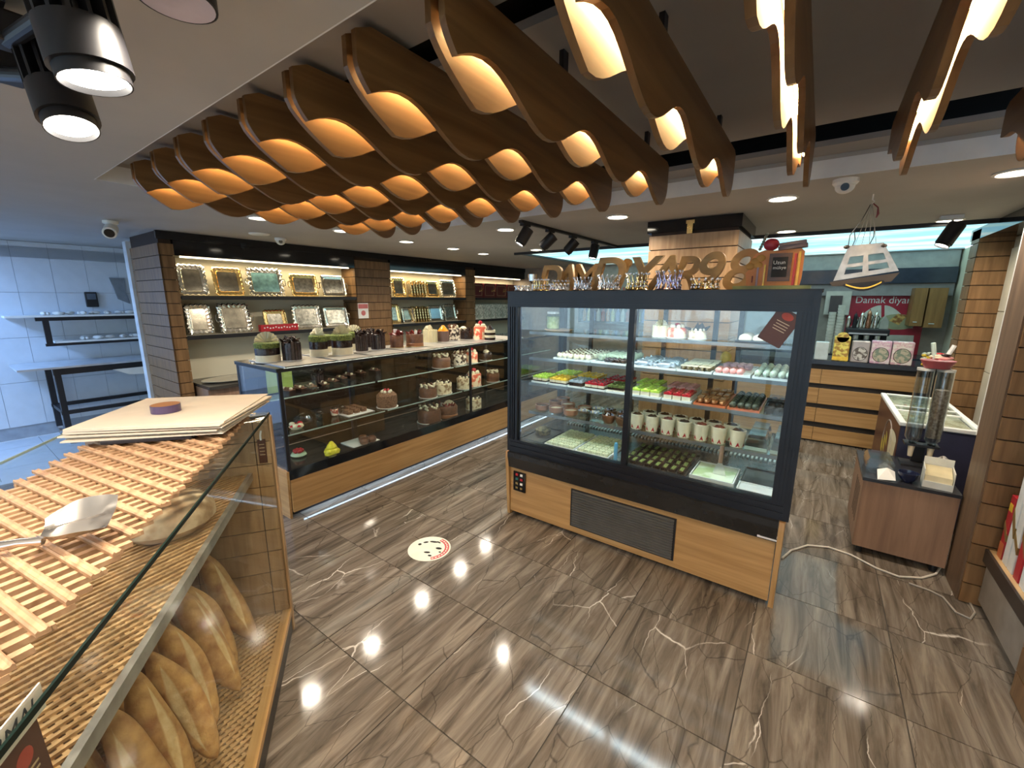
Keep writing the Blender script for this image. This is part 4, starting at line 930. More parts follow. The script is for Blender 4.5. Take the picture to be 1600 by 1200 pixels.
tray_at(-.95, -.66, SY0+.01, SY0+.42, Z, 'white tray of foil wrapped rolls on the second shelf', wtray)
wrapm = mat('blue_grey_wrap', (.36, .42, .48), .25, .3, .35, 30)
wrap = MB().ell((0, 0, .018), (.045, .018, .018), 10, 7).lathe([(.004, 0), (.014, .02)], 8, M=Matrix.Translation((.04, 0, .018)) @ Matrix.Rotation(R(90), 4, 'Y')).lathe([(.004, 0), (.014, .02)], 8, M=Matrix.Translation((-.04, 0, .018)) @ Matrix.Rotation(R(-90), 4, 'Y')).mesh('wrapped_roll', wrapm, True)
grid(-.94, -.67, SY0+.02, SY0+.40, 2, 8, Z, 'wrapped_roll', wrap, 'blue-grey foil wrapped roll on the second shelf', 'foil wrapped rolls on the second shelf', rzj=.3)
tray_at(-.65, -.46, SY0+.01, SY0+.42, Z, 'tray of striped chocolate eclairs on the second shelf', wtray)
ecl = MB().ell((0, 0, .015), (.016, .042, .016), 10, 8, 0)
for k in range(5): ecl.box(-.015, .015, -.03+.014*k, -.026+.014*k, .026, .0315, 1)
ecl = ecl.mesh('eclair', [speckle('olive_choc', (.05, .04, .02), (.16, .13, .06), 40), creamc], True)
grid(-.64, -.47, SY0+.015, SY0+.41, 5, 4, Z, 'eclair', ecl, 'dark eclair with pale stripes on the second shelf', 'striped eclairs on the second shelf')
tray_at(-.45, -.265, SY0+.01, SY0+.42, Z, 'white tray of pink meringues on the second shelf', wtray)
grid(-.445, -.30, SY0+.015, SY0+.13, 4, 2, Z, 'pink_meringue', ball('pk', pinkm, .019), 'pink sugar meringue on the second shelf', 'pink meringues on the second shelf')
grid(-.445, -.29, SY0+.24, SY0+.38, 4, 2, Z, 'pink_macaron', pm('mc', lambda: MB().lathe([(.016, 0), (.020, .008), (.020, .012), (.018, .014), (.018, .018), (.021, .02), (.02, .028), (.0001, .036)], 14).mesh('macaron', mat('mauve_shell', (.52, .28, .32), .5), True)), 'mauve macaron behind the pink meringues', 'mauve macarons on the second shelf')
tray_at(-.255, -.065, SY0+.01, SY0+.43, Z, 'white tray of powdered green rolls at the right of the second shelf', wtray)
roll = MB().ell((0, 0, .020), (.018, .05, .02), 12, 8).mesh('powdered_roll', speckle('green_powder', (.30, .40, .30), (.56, .64, .54), 60, .8, .35, .65, .4), True)
grid(-.25, -.07, SY0+.015, SY0+.425, 5, 4, Z, 'powdered_roll', roll, 'green powdered roll on the second shelf', 'green powdered rolls on the second shelf')
tag(MB().ell((0, 0, .045), (.035, .018, .045), 14, 9).build('pastry_cone', mat('wafer_yellow', (.75, .50, .12), .5, 0, .15, 60), None, True, loc=(-.46, SY1-.03, Z+.0005)), 'upright yellow wafer behind the pink meringues', 'wafer')
# shelf 3
Z = SZ[2]
S3 = ((-1.68, -1.55, 'lime', lime, creamc, choc, 'lime topped'), (-1.535, -1.385, 'yel', yel, creamc, choc, 'lemon topped'), (-1.375, -1.265, 'blu', mat('grey_blue_glaze', (.34, .42, .48), .3), choc, choc, 'grey-blue topped'), (-1.255, -1.10, 'red', redj, creamc, choc, 'red jelly'), (-1.09, -.965, 'kiw', pist, choc, creamc, 'kiwi topped'), (-.93, -.735, 'lim2', lime, creamc, creamc, 'bright green and white'), (-.725, -.555, 'rw', redj, creamc, creamc, 'red and white'))
for x0, x1, key, tp, md, bs, nm in S3:
    tray_at(x0, x1, SY0+.005, SY0+.19, Z, 'narrow white tray of '+nm+' squares, front row', wtray)
    grid(x0+.006, x1-.006, SY0+.01, SY0+.185, 3, 4, Z, 'cake_square', slice_mesh(key, tp, md, bs, (x1-x0-.02)/3*.94, .040, .045), nm+' cake square in the front row of the third shelf', nm+' squares in front', .001, .02)
for x0, x1, key, tp, md, bs, nm in ((-1.62, -1.45, 'lime', lime, creamc, choc, 'lime topped'), (-1.43, -1.25, 'yel', yel, creamc, choc, 'lemon topped'), (-1.20, -1.02, 'red', redj, creamc, choc, 'red jelly'), (-.98, -.80, 'lim2', lime, creamc, creamc, 'bright green and white'), (-.77, -.58, 'pw', pinkm, creamc, creamc, 'pink and white')):
    tray_at(x0, x1, SY0+.24, SY0+.42, Z, 'narrow white tray of '+nm+' squares, rear row', wtray)
    grid(x0+.006, x1-.006, SY0+.245, SY0+.415, 3, 4, Z, 'cake_square', slice_mesh(key+'b', tp, md, bs, (x1-x0-.02)/3*.94, .038, .045), nm+' cake square in the rear row of the third shelf', nm+' squares behind', .001, .02)
orange = mat('orange_tray', (.55, .14, .05), .35)
tray_at(-.54, -.37, SY0+.005, SY0+.42, Z, 'orange tray of caramel eclairs on the third shelf', orange)
ecl2 = MB().ell((0, 0, .018), (.018, .05, .018), 10, 7, 0).box(-.014, .014, -.04, .04, .03, .037, 1).mesh('caramel_eclair', [mat('choux', (.42, .22, .09), .5, 0, .2, 40), mat('caramel_glaze', (.26, .12, .04), .2)], True)
grid(-.535, -.375, SY0+.012, SY0+.41, 4, 3, Z, 'caramel_eclair', ecl2, 'brown caramel eclair on the orange tray', 'caramel eclairs on the orange tray')
tray_at(-.36, -.20, SY0+.005, SY0+.42, Z, 'red tray of dark green truffle balls on the third shelf', orange)
grid(-.355, -.205, SY0+.012, SY0+.41, 4, 8, Z, 'truffle_ball', ball('tb', speckle('dark_green_choc', (.02, .03, .02), (.08, .09, .05), 60), .019), 'dark greenish truffle ball on the red tray', 'truffle balls on the red tray')
for k in range(2):
    bx = thing('clear_box', 'clear plastic box of black truffles at the right of the third shelf', 'container', (-.115, SY0+.09+.19*k, Z+.0005), 0, 'clear boxes of black truffles'); MB().box(-.065, .065, -.085, .085, 0, .003).box(-.065, .065, -.085, -.083, .003, .045).box(-.065, .065, .083, .085, .003, .045).box(-.065, -.063, -.083, .083, .003, .045).box(.063, .065, -.083, .083, .003, .045).build('tub', plast, bx)
    for i in range(9): MB().ell((-.04+.04*(i % 3), -.05+.05*(i//3), .022), (.019, .021, .018), 10, 7).build('truffle', choc, bx, True)
# shelf 4
Z = SZ[3]
bowl = MB().lathe([(.040, 0), (.052, .012), (.054, .045), (.050, .046), (.047, .034)], 22, m=0).lathe([(.047, .034), (.0001, .038)], 22, m=1)
bmA = bowl.mesh('bowl', [mat('terracotta', (.27, .12, .06), .4), creamc], True)
bmB = MB().lathe([(.040, 0), (.052, .012), (.054, .045), (.050, .046), (.047, .034)], 22, m=0).lathe([(.047, .034), (.0001, .038)], 22, m=1).mesh('bowl', [mat('terracotta', (.27, .12, .06), .4), choc], True)
for k, (x, y) in enumerate(((-1.62, .07), (-1.50, .07), (-1.375, .065), (-1.60, .24), (-1.48, .22), (-1.33, .20), (-1.60, .36))):
    put('pudding_bowl', bmB if k in (0, 3, 6) else bmA, (x, SY0+y, Z+.0005), 'terracotta bowl of dark pudding on the lowest glass shelf' if k in (0, 3, 6) else 'terracotta bowl of pale milk pudding on the lowest glass shelf', 'terracotta bowls of dark pudding' if k in (0, 3, 6) else 'terracotta bowls of pale pudding', 0, 'dessert')
bcup = MB().lathe([(.030, 0), (.045, .03), (.047, .055), (.043, .056), (.0001, .052)], 20, m=0)
for k in range(14): bcup.ell((.028*math.cos(k*1.3)*(.4+.6*(k % 3)/2), .028*math.sin(k*1.3)*(.4+.6*(k % 3)/2), .060), (.009, .009, .007), 7, 5, k % 2+1)
bcA = bcup.mesh('cup', [plast, bluew, creamc], True)
bcup2 = MB(); bcup2.v, bcup2.f, bcup2.m = bcup.v, bcup.f, bcup.m
bcB = bcup2.mesh('cup', [milk, bluew, choc], True)
for k, (x, y) in enumerate(((-1.275, .06), (-1.178, .055), (-1.08, .055), (-.983, .055), (-1.22, .18), (-1.12, .18), (-1.02, .18))):
    put('trifle_cup', bcA if k in (0, 1, 4) else bcB, (x, SY0+y, Z+.0005), 'clear cup of blue and white sprinkled trifle' if k in (0, 1, 4) else 'chocolate cup with white sprinkles', 'blue sprinkled trifle cups' if k in (0, 1, 4) else 'chocolate sprinkle cups', k, 'dessert')
tc = MB().lathe([(.036, 0), (.044, .098), (.040, .099), (.039, .088)], 20, m=0).lathe([(.039, .088), (.0001, .090)], 20, m=1)
for k in range(6):
    a = k*1.05; tc.add([(.0372*math.cos(a-.3), .0372*math.sin(a-.3), .004), (.0372*math.cos(a+.3), .0372*math.sin(a+.3), .004), (.0405*math.cos(a), .0405*math.sin(a), .034)], [(0, 1, 2)], 2)
for k in range(5): tc.ell((.016*math.cos(k*1.3), .016*math.sin(k*1.3), .094), (.013, .013, .011), 8, 5, 3)
tcr = tc.mesh('cup', [creamc, choc, redj, mat('berry_choc', (.16, .03, .02), .3)], True)
tc2 = MB(); tc2.v, tc2.f, tc2.m = tc.v, tc.f, tc.m; tcd = tc2.mesh('cup', [creamc, choc, redj, choc], True)
x_ = [sx(px, py, Z).x for px, py in ((1003, 676), (1024, 680), (1043, 685), (1065, 689), (1086, 692), (1108, 697), (1130, 702))]
for k in range(7):
    x = -.885+.098*k
    put('magnolia_cup', tcr if k % 3 == 2 or k == 4 else tcd, (x, SY0+.055, Z+.0005), 'tall white cup with strawberry base and berry topping, front row' if (k % 3 == 2 or k == 4) else 'tall white cup with strawberry base and chocolate topping, front row', 'tall cups with berries in front' if (k % 3 == 2 or k == 4) else 'tall cups with chocolate in front', k, 'dessert')
    if k < 6: put('magnolia_cup', tcd, (x+.05, SY0+.155, Z+.0005), 'tall white cup with chocolate topping in the rear row', 'tall cups in the rear row', k*2, 'dessert')
for k in range(4):
    bx = thing('clear_box', 'clear plastic cake box at the right end of the lowest shelf', 'container', (-.20+.125*(k % 2), SY0+.10+.17*(k//2), Z+.0005), 0, 'clear cake boxes on the lowest shelf'); MB().box(-.055, .055, -.07, .07, 0, .02).build('base', mat('box_base_green', (.35, .45, .38), .4), bx); MB().prism([(-.055, .02), (.055, .02), (.04, .09), (-.04, .09)], 'y', -.07, .07).build('lid', plast, bx)
# deck
Z = .5805; dy0 = PYF+.075
for x0, x1, lab in ((-1.48, -1.25, 'white tray of pale baklava rows beside the dark tray'), (-1.24, -1.0, 'white tray of green dusted baklava beside the mullion')):
    tray_at(x0, x1, dy0, dy0+.38, Z, lab, wtray)
    bk = pm('bk', lambda: MB().prism([(-.02, 0), (.02, 0), (.02, .016), (.012, .021), (-.012, .021), (-.02, .016)], 'y', -.018, .018).mesh('baklava', speckle('baklava_top', (.40, .46, .28), (.72, .74, .52), 70, .6, .35, .65), False))
    grid(x0+.01, x1-.01, dy0+.01, dy0+.37, 5, 8, Z, 'baklava_piece', bk, 'pale baklava piece '+('in the plain rows' if x0 < -1.3 else 'in the rows beside the mullion'), 'baklava '+('in the plain rows' if x0 < -1.3 else 'beside the mullion'), .001, .02)
tray_at(-1.69, -1.50, dy0, dy0+.34, Z, 'dark tray at the left of the case floor', mat('dark_steel_tray', (.06, .06, .055), .3, .6))
tag(MB().lathe([(.055, 0), (.06, .035), (.04, .05), (.0001, .052)], 20).build('chocolate_cake', speckle('olive_choc', (.05, .04, .02), (.16, .13, .06)), None, True, loc=(-1.61, dy0+.2, Z+.005)), 'flat olive chocolate cake on the dark tray', 'cake')
tray_at(-.92, -.52, dy0, dy0+.40, Z, 'dark tray of chocolate pistachio bars on the case floor', MT['dark_steel_tray'])
bar = MB().box(-.018, .018, -.045, .045, 0, .02, 0).box(-.010, .010, -.03, .03, .02, .023, 1).mesh('pistachio_bar', [choc, pist])
grid(-.91, -.53, dy0+.01, dy0+.39, 8, 4, Z, 'pistachio_bar', bar, 'dark chocolate bar with pistachio line on the case floor', 'chocolate pistachio bars on the case floor', .002, .1)
tray_at(-.50, -.27, dy0, dy0+.26, Z, 'deep tray of green and white pudding with a server', wtray, 'pudding_tray', None, .03)
tag(MB().box(-.105, .105, -.12, .12, 0, .02).build('pudding_slab', speckle('green_pudding', (.42, .58, .30), (.68, .80, .62), 9, .3), loc=(-.385, dy0+.13, Z+.005)), 'green and white pudding filling the deep tray', 'pudding')
sv = thing('cake_server', 'steel cake server with wooden handle standing in the pudding', 'utensil', (-.36, dy0+.10, Z+.026)); MB().prism([(-.035, 0), (.035, 0), (.022, .055), (.008, .075), (-.008, .075), (-.022, .055)], 'y', -.001, .001).build('blade', steel, sv); MB().tube([(0, 0, .073), (0, .012, .17)], .011, 8).build('handle', brn, sv, True)
tray_at(-.255, -.06, dy0, dy0+.12, Z, 'white tray at the right front of the case floor', wtray)
tray_at(-.255, -.06, dy0+.13, dy0+.38, Z, 'black ribbed tray at the right of the case floor', black)
tag(MB().lathe([(.011, 0), (.012, .10), (.009, .115), (.0001, .118)], 12).build('blue_bottle', mat('sky_blue_plastic', (.12, .38, .62), .3), None, True, loc=(-.96, dy0+.03, Z+.0)), 'thin sky blue tube standing on the case floor by the mullion', 'bottle')

# ================================================================== ON TOP OF THE PASTRY CASE
lw = wood('letter_mdf', (.33, .20, .075), (.44, .28, .11), 'X', 8, .6, .3)
def letter(s, px, base_px, h_px, y, label, size=None):
    p = on('y', y, px, base_px); sz = h_px/F_PX*p.y/math.cos(.3)*1.35
    o = text(s, sz, lw, None, (0, 0, 0), (R(90), 0, R(0)), .014, .28, 'wooden_letter', .003, off=.0028)
    zs = [v.co.y for v in o.data.vertices]; o.location = (p.x, y, PZT+.0005-min(zs)); return tag(o, label, 'letter', 'wooden letters on the pastry case')
for s, px, h, y, lab in (('D', 857, 44, 2.72, 'carved wooden letter D at the start of the sign'), ('A', 882, 44, 2.78, 'carved wooden letter A after the first D'), ('M', 908, 44, 2.86, 'carved wooden letter M of the sign'),
   ('D', 945, 52, 2.72, 'carved wooden letter D with a dark ball showing through'), ('Y', 996, 50, 2.72, 'carved wooden letter Y of the sign'),
   ('A', 1034, 50, 2.76, 'carved wooden letter A before the pillar'), ('R', 1066, 48, 2.82, 'carved wooden letter R behind the nine'), ('9', 1099, 50, 2.72, 'carved wooden numeral nine'), ('8', 1146, 52, 2.74, 'carved wooden numeral eight at the end of the sign')):
    letter(s, px, 452, h, y, lab)
p = on('y', 2.80, 967, 452); b = MB().prism([(-.045, 0), (.0, 0), (.062, .16), (.016, .16)], 'y', -.016, .016).lathe([(.028, -.016), (.028, .016)], 18, M=Matrix.Translation((.052, 0, .185)) @ Matrix.Rotation(R(90), 4, 'X'))
tag(b.build('wooden_letter', lw, loc=(p.x, 2.80, PZT+.0005)), 'tall carved wooden dotted letter I', 'letter', 'wooden letters on the pastry case')
def crown(px, base, w, h, m, label, y=2.52):
    p = on('y', y, px, base); t = thing('tiara_crown', label, 'crown', (p.x, y, PZT+.0005), 0, 'tiara cake toppers on the pastry case'); n = 14
    ro = w/2
    MB().tube([(ro*math.cos(2*math.pi*k/n), ro*math.sin(2*math.pi*k/n), .005) for k in range(n)], .005, 6, closed=True).build('base_ring', m, t, True)
    MB().tube([(ro*.9*math.cos(2*math.pi*k/n), ro*.9*math.sin(2*math.pi*k/n), h*.5) for k in range(n)], .003, 5, closed=True).build('middle_ring', m, t, True)
    b = MB(); g = MB()
    for k in range(n):
        a = 2*math.pi*k/n; a2 = a+math.pi/n; c1, s1 = math.cos(a), math.sin(a)
        b.tube([(ro*c1, ro*s1, .005), (ro*.88*math.cos(a2), ro*.88*math.sin(a2), h*.45), (ro*1.05*c1, ro*1.05*s1, h)], [.0035, .003, .0015], 5)
        b.tube([(ro*math.cos(a2), ro*math.sin(a2), .005), (ro*.88*c1, ro*.88*s1, h*.45), (ro*1.0*math.cos(a2), ro*1.0*math.sin(a2), h*.8)], [.0035, .003, .0015], 5)
        for z_, q in ((h*.98, 1.05), (h*.5, .9), (h*.25, .97)): g.ell((ro*q*c1, ro*q*s1, z_), (.006, .006, .007), 6, 4)
    o1 = b.build('filigree', m, t, True); o2 = g.build('crystals', mat('crystal', (.82, .84, .90), .05, .6), t, True); o1['kind'] = 'stuff'; o2['kind'] = 'stuff'
silv2 = mat('crown_silver', (.72, .72, .74), .2, 1, .1, 40)
for px, w, h, m, lab, y in ((816, .10, .045, silv2, 'low silver tiara at the corner of the pastry case', 2.50), (845, .10, .10, gold, 'gold tiara with pale stones beside the corner tiara', 2.52), (873, .12, .055, silv2, 'low silver tiara below the letter A', 2.46), (876, .11, .09, gold, 'gold tiara behind the low silver one', 2.60), (910, .11, .105, silv2, 'tall silver tiara below the letter M', 2.50),
   (951, .13, .115, silv2, 'large silver tiara below the second D', 2.50), (995, .125, .125, gold, 'two tier gold and crystal tiara beside the mullion', 2.50), (1044, .135, .135, mat('crown_lilac', (.50, .46, .66), .2, 1), 'lilac and silver tiara before the pillar', 2.50), (1101, .14, .075, gold, 'low gold tiara under the numeral nine', 2.50)):
    crown(px, 452, w, h*.78, m, lab, y)
# small glass goblet
tag(MB().lathe([(.025, 0), (.028, .006), (.006, .012), (.006, .05), (.03, .075), (.034, .12), (.030, .12)], 18).build('silver_goblet', silv2, None, True, loc=(-1.70, 2.62, PZT+.0005)), 'small silver goblet beside the first wooden letter', 'goblet')
# toy kitchen board
ty_ = 2.66; orng = mat('toy_orange', (.62, .24, .07), .5, 0, .2, 8)
tb = thing('play_board', 'orange wooden scene board with a small chalkboard on a green base', 'toy', (-.21, ty_, PZT+.0005))
MB().box(-.19, .16, -.05, .05, 0, .022).build('green_base', mat('toy_green', (.26, .32, .16), .6), tb)
MB().prism([(-.13, .022), (.11, .022), (.115, .06), (.115, .19), (.10, .205), (-.02, .20), (-.06, .205), (-.10, .19), (-.125, .15), (-.115, .12), (-.14, .09)], 'y', -.008, .008).build('orange_panel', orng, tb)
cb = MB().box(-.035, .065, -.022, -.009, .045, .185).build('chalkboard_frame', wood('dark_frame', (.07, .03, .015), (.13, .06, .03), 'X'), tb)
MB().box(-.019, .049, -.024, -.0222, .065, .165).build('chalkboard', mat('slate', (.012, .013, .013), .7), cb)
text('Uzun', .026, white, cb, (.012, -.0245, .138), (R(90), 0, 0), .0003); text('m\u00fckye', .022, white, cb, (.015, -.0245, .112), (R(90), 0, 0), .0003)
MB().box(.075, .085, -.02, -.009, .022, .18).build('red_post', redp, tb); MB().box(.092, .102, -.02, -.009, .022, .19).build('yellow_post', yel, tb); MB().box(-.055, -.047, -.02, -.009, .022, .13).build('yellow_post', yel, tb)
text('I', .05, mat('toy_darkred', (.16, .01, .01), .5), tb, (-.105, -.012, .055), (R(90), 0, 0), .003)
b = MB()
for k, (x, z) in enumerate(((-.10, .15), (-.075, .165), (-.12, .125), (-.085, .13))): b.ell((x, -.01, z), (.022, .006, .018), 10, 6)
b.build('tree_crown', mat('toy_tree', (.50, .26, .06), .6), tb, True); MB().box(-.088, -.078, -.014, -.009, .022, .12).build('tree_trunk', mat('toy_violet', (.28, .22, .28), .6), tb)
tp_ = thing('wooden_apple', 'red apple figure with green beads on the orange board', 'toy', (-.245, ty_, PZT+.2025)); MB().ell((0, 0, .030), (.036, .03, .032), 14, 9).build('body', mat('apple_red', (.42, .03, .05), .4), tp_, True)
b = MB()
for k in range(7): b.ell((-.05+.004*k, 0, .0+.012*k+.01), (.008, .008, .008), 8, 5)
b.build('bead_string', mat('bead_grey', (.20, .23, .18), .4), tp_, True)
tag(MB().box(-.065, .06, -.03, .03, 0, .018).box(-.06, .055, -.035, .03, .0182, .034).build('book_pair', mat('grey_purple_book', (.13, .10, .12), .6), loc=(-.145, ty_, PZT+.2055), rot=(0, R(-6), 0)), 'dark grey book lying on the orange board', 'book')

# ================================================================== BREAD COUNTER
BO = Vector((-1.92, .83, 0)); BU = Vector((.82, -.572, 0)).normalized(); BN = Vector((-BU.y, BU.x, 0)); BR = math.atan2(BU.y, BU.x); BL = 1.9
def bl(u, n, z): return BO+BU*u+BN*n+Vector((0, 0, z))
def bz(z, px, py): d = on('z', z, px, py)-BO; return d.dot(BU), d.dot(BN)
def bn(n, px, py):
    """sight line of a photo pixel cut with the upright plane at offset n of the counter -> (u, z)"""
    d = _w+_r*((px-800)/F_PX)-_u*((py-600)/F_PX); t = (n-(CAM-BO).dot(BN))/d.dot(BN); p = CAM+d*t; return (p-BO).dot(BU), p.z
bcn = thing('bread_counter', 'glass topped bread counter with slatted oak end panel', 'counter', BO, BR)
def BP(name, b, m, parent=None, **k): return b.build(name, m, parent or bcn, **k)
ep = BP('end_panel', MB().box(-.028, -.006, -.64, -.004, 0, 1.085), MT['groove_dark'])
for r_ in range(10):
    for y0, y1 in ((-.64, -.345), (-.341, -.064), (-.060, -.004)):
        BP('panel_block', MB().box(-.006, -.001, y0, y1, .012+r_*.107, .012+r_*.107+.103), pale, ep)
    BP('panel_block', MB().box(-.034, -.028, -.64, -.004, .012+r_*.107, .012+r_*.107+.103), pale, ep)
BP('edge_strip', MB().box(-.034, 0, -.003, .010, 0, 1.085), pale)
BP('base', MB().box(0, BL, -.60, .004, 0, .088), mat('base_dark', (.030, .028, .027), .4))
BP('front_trim', MB().box(0, BL, -.030, .008, .088, .118), oak); BP('bin_floor', MB().box(0, BL, -.62, -.03, .088, .098), oak)
BP('back_panel', MB().box(0, BL, -.64, -.622, .088, .80), oak)
def trellis(u0, u1, n0, n1, z, pitch, w, t, sgn):
    """diagonal strips at 45 degrees clipped to the rectangle"""
    H = n1-n0; L = []; k = u0-H
    while k < u1+H:
        a, b = (k, n0), (k+H, n1)
        if sgn < 0: a, b = (k+H, n0), (k, n1)
        P, Q = list(a), list(b)
        if P[0] > Q[0]: P, Q = Q, P
        if Q[0] > u0 and P[0] < u1:
            s = (Q[1]-P[1])/(Q[0]-P[0])
            if P[0] < u0: P = [u0, P[1]+s*(u0-P[0])]
            if Q[0] > u1: Q = [u1, Q[1]-s*(Q[0]-u1)]
            if math.hypot(Q[0]-P[0], Q[1]-P[1]) > .03: L.append((P, Q, z, w, t))
        k += pitch
    return L
def strip(b, P, Q, z, w, t, prof=False):
    d = Vector((Q[0]-P[0], Q[1]-P[1], 0)); L = d.length; M = Matrix.Translation((P[0], P[1], z)) @ Matrix.Rotation(math.atan2(d.y, d.x), 4, 'Z')
    if prof: b.prism([(-w/2, 0), (w/2, 0), (w/2, t*.7), (w*.34, t), (w*.18, t*.72), (-w*.18, t*.72), (-w*.34, t), (-w/2, t*.7)], 'x', 0, L, M=M)
    else: b.box(0, L, -w/2, w/2, 0, t, M=M)
b = MB()
for s in trellis(0, BL, -.61, -.034, .0985, .030, .010, .005, 1)+trellis(0, BL, -.61, -.034, .1036, .030, .010, .005, -1): strip(b, *s)
BP('bin_mat', b, lattw)['kind'] = 'stuff'
b = MB()
for s in trellis(.0, BL, -.60, -.10, .818, .026, .009, .006, 1)+trellis(.0, BL, -.60, -.10, .8242, .030, .008, .006, -1): strip(b, *s)
BP('shelf_mat', b, lattw)['kind'] = 'stuff'
BP('shelf_board', MB().box(0, BL, -.62, -.10, .80, .8175), mat('shelf_under', (.30, .17, .08), .6))
BP('shelf_edge', MB().box(0, BL, -.10, -.084, .80, .834), mat('worn_steel_edge', (.40, .38, .35), .45, .7, .25, 18))
BP('front_glass', MB().box(0, BL, -.0035, .0035, .118, 1.088), glass('bread_front_glass', (.94, .965, .95), .35))
BP('top_glass', MB().box(-.034, BL, -.66, -.0005, 1.090, 1.098), glg); BP('glass_edge', MB().box(-.034, BL, 0, .004, 1.089, 1.0985), gedge)
BP('glass_edge', MB().box(-.034, BL, -.664, -.6605, 1.090, 1.098), mat('glass_edge_light', (.35, .45, .42), .15))
# wooden rack lying on the glass
rk = thing('wooden_rack', 'diagonal wooden lattice rack lying on the bread counter glass', 'rack', bl(0, 0, 1.0985), BR)
for s in trellis(.06, BL, -.48, -.058, .0, .047, .0135, .010, -1): b = MB(); strip(b, *s); b.build('thin_slat', slatw, rk)
for s in trellis(.06, BL, -.485, -.055, .0101, .0695, .0165, .010, 1): b = MB(); strip(b, *s, prof=True); b.build('wide_slat', slatw, rk)
ZR = 1.0985+.0205
# sheets of paper, folder, tape
tag(MB().box(-.17, .17, -.13, .13, 0, .014).build('black_folder', mat('folder_black', (.02, .018, .022), .35), None, loc=bl(.19, -.28, ZR), rot=(0, 0, BR+R(-4)), bevel=.003), 'black folder under the stack of paper sheets', 'folder')
for k in range(9):
    tag(MB().box(-.225, .225, -.235, .235, 0, .0042).build('paper_sheet', paperm, None, loc=bl(.125+rd.uniform(-.014, .014), -.265+rd.uniform(-.012, .012), ZR+.0145+k*.0046), rot=(0, 0, BR+R(-8)+rd.uniform(-.05, .05))), 'large cream paper sheet in the stack on the wooden rack' if k < 8 else 'topmost cream paper sheet of the stack, with a tape roll on it', 'paper', 'cream paper sheets stacked on the rack' if k < 8 else None)
zp = ZR+.0145+9*.0046
u_, n_ = bz(zp, 260, 643); t = thing('tape_roll', 'purple edged roll of brown tape on the paper sheets', 'tape', bl(u_, n_, zp+.0005))
MB().lathe([(.038, 0), (.046, 0), (.046, .028), (.038, .028), (.038, 0)], 28).build('tape', mat('purple_brown_tape', (.07, .045, .11), .3), t, True); MB().lathe([(.0001, .012), (.038, .013), (.0385, .026), (.0445, .0285)], 28).build('core', mat('tape_core', (.30, .13, .04), .6), t, True)
# bread slice server
ua, na = bz(ZR, 128, 846); ub, nb = bz(ZR, -30, 872)
sp = thing('slotted_spatula', 'shiny steel ridged spatula lying on the wooden rack', 'utensil', bl(ua, na, ZR+.0005), BR+math.atan2(na-nb, ua-ub))
b = MB(); n = 13; vs = []
for i in range(n):
    v = i/(n-1)
    for j in range(9):
        w_ = (j/8-.5); wid = .088*(.42+.58*math.sin(min(1, v*2.1)*math.pi/2))*(1-.08*max(0, v-.85)/.15)
        vs.append((-.055+v*.108, w_*wid, .012+.007*math.cos(w_*4*math.pi)*math.sin(v*math.pi)+.014*(abs(w_)*2)**4+.012*v+.018+w_*wid*.40))
fs = [(i*9+j, i*9+j+1, (i+1)*9+j+1, (i+1)*9+j) for i in range(n-1) for j in range(8)]
MB().add(vs, fs).build('blade', mat('mirror_steel', (.74, .70, .66), .24, 1, .06), sp, True)
MB().tube([(-.055, 0, .014), (-.09, 0, .018), (-.14, 0, .015), (-.30, 0, .012)], [.009, .008, .011, .012], 10).build('handle', MT['mirror_steel'], sp, True)
# round loaf
def loaf_mesh(L, r, m, seed, cut=True):
    q = random.Random(seed); n, kk = 32, 26; b = MB(); vs, fs = [], []
    ph = q.uniform(0, 6)
    for i in range(n+1):
        t = i/n; e = math.sin(math.pi*min(1, max(0, t)))**.55; x = (t-.5)*L; rr = r*max(.03, e)*(1+.06*math.sin(t*9+ph))
        for k in range(kk):
            a = 2*math.pi*k/kk; f = 1.0
            if cut: f = 1-.22*math.exp(-((a-1.75-.9*(t-.5))/.28)**2)*(math.sin(math.pi*t)**2)+.10*math.exp(-((a-1.15-.9*(t-.5))/.3)**2)*(math.sin(math.pi*t)**2)
            vs.append((x, math.cos(a)*rr*.98*f+.006*math.sin(t*7+ph), math.sin(a)*rr*.85*f))
    for i in range(n):
        for k in range(kk): fs.append((i*kk+k, i*kk+(k+1) % kk, (i+1)*kk+(k+1) % kk, (i+1)*kk+k))
    fs += [tuple(range(kk-1, -1, -1)), tuple(n*kk+k for k in range(kk))]
    b.add(vs, fs, 0)
    if cut:
        for f_i in range(len(fs)-2):
            k = f_i % kk; t = (f_i//kk)/n
            if .15 < t < .85 and abs(2*math.pi*(k+.5)/kk-1.75-.9*(t-.5)) < .36*math.sin(math.pi*t): b.m[f_i] = 1
    return b.mesh('loaf', m, True)
u_, n_ = bz(.90, 303, 792); u_ = max(.17, u_)
tag(MB().lathe([(.02, 0), (.10, .004), (.132, .035), (.130, .065), (.105, .10), (.05, .122), (.0001, .125)], 30).build('round_loaf', rye, None, True, loc=bl(u_, -.235, .8308)), 'large round floury loaf on the lattice shelf', 'bread')
lab0 = ['against the oak end panel', 'second from the oak end panel', 'third from the oak end panel', 'fourth from the oak end panel', 'fifth from the oak end panel', 'sixth from the oak end panel', 'seventh from the oak end panel', 'eighth from the oak end panel', 'ninth from the oak end panel']
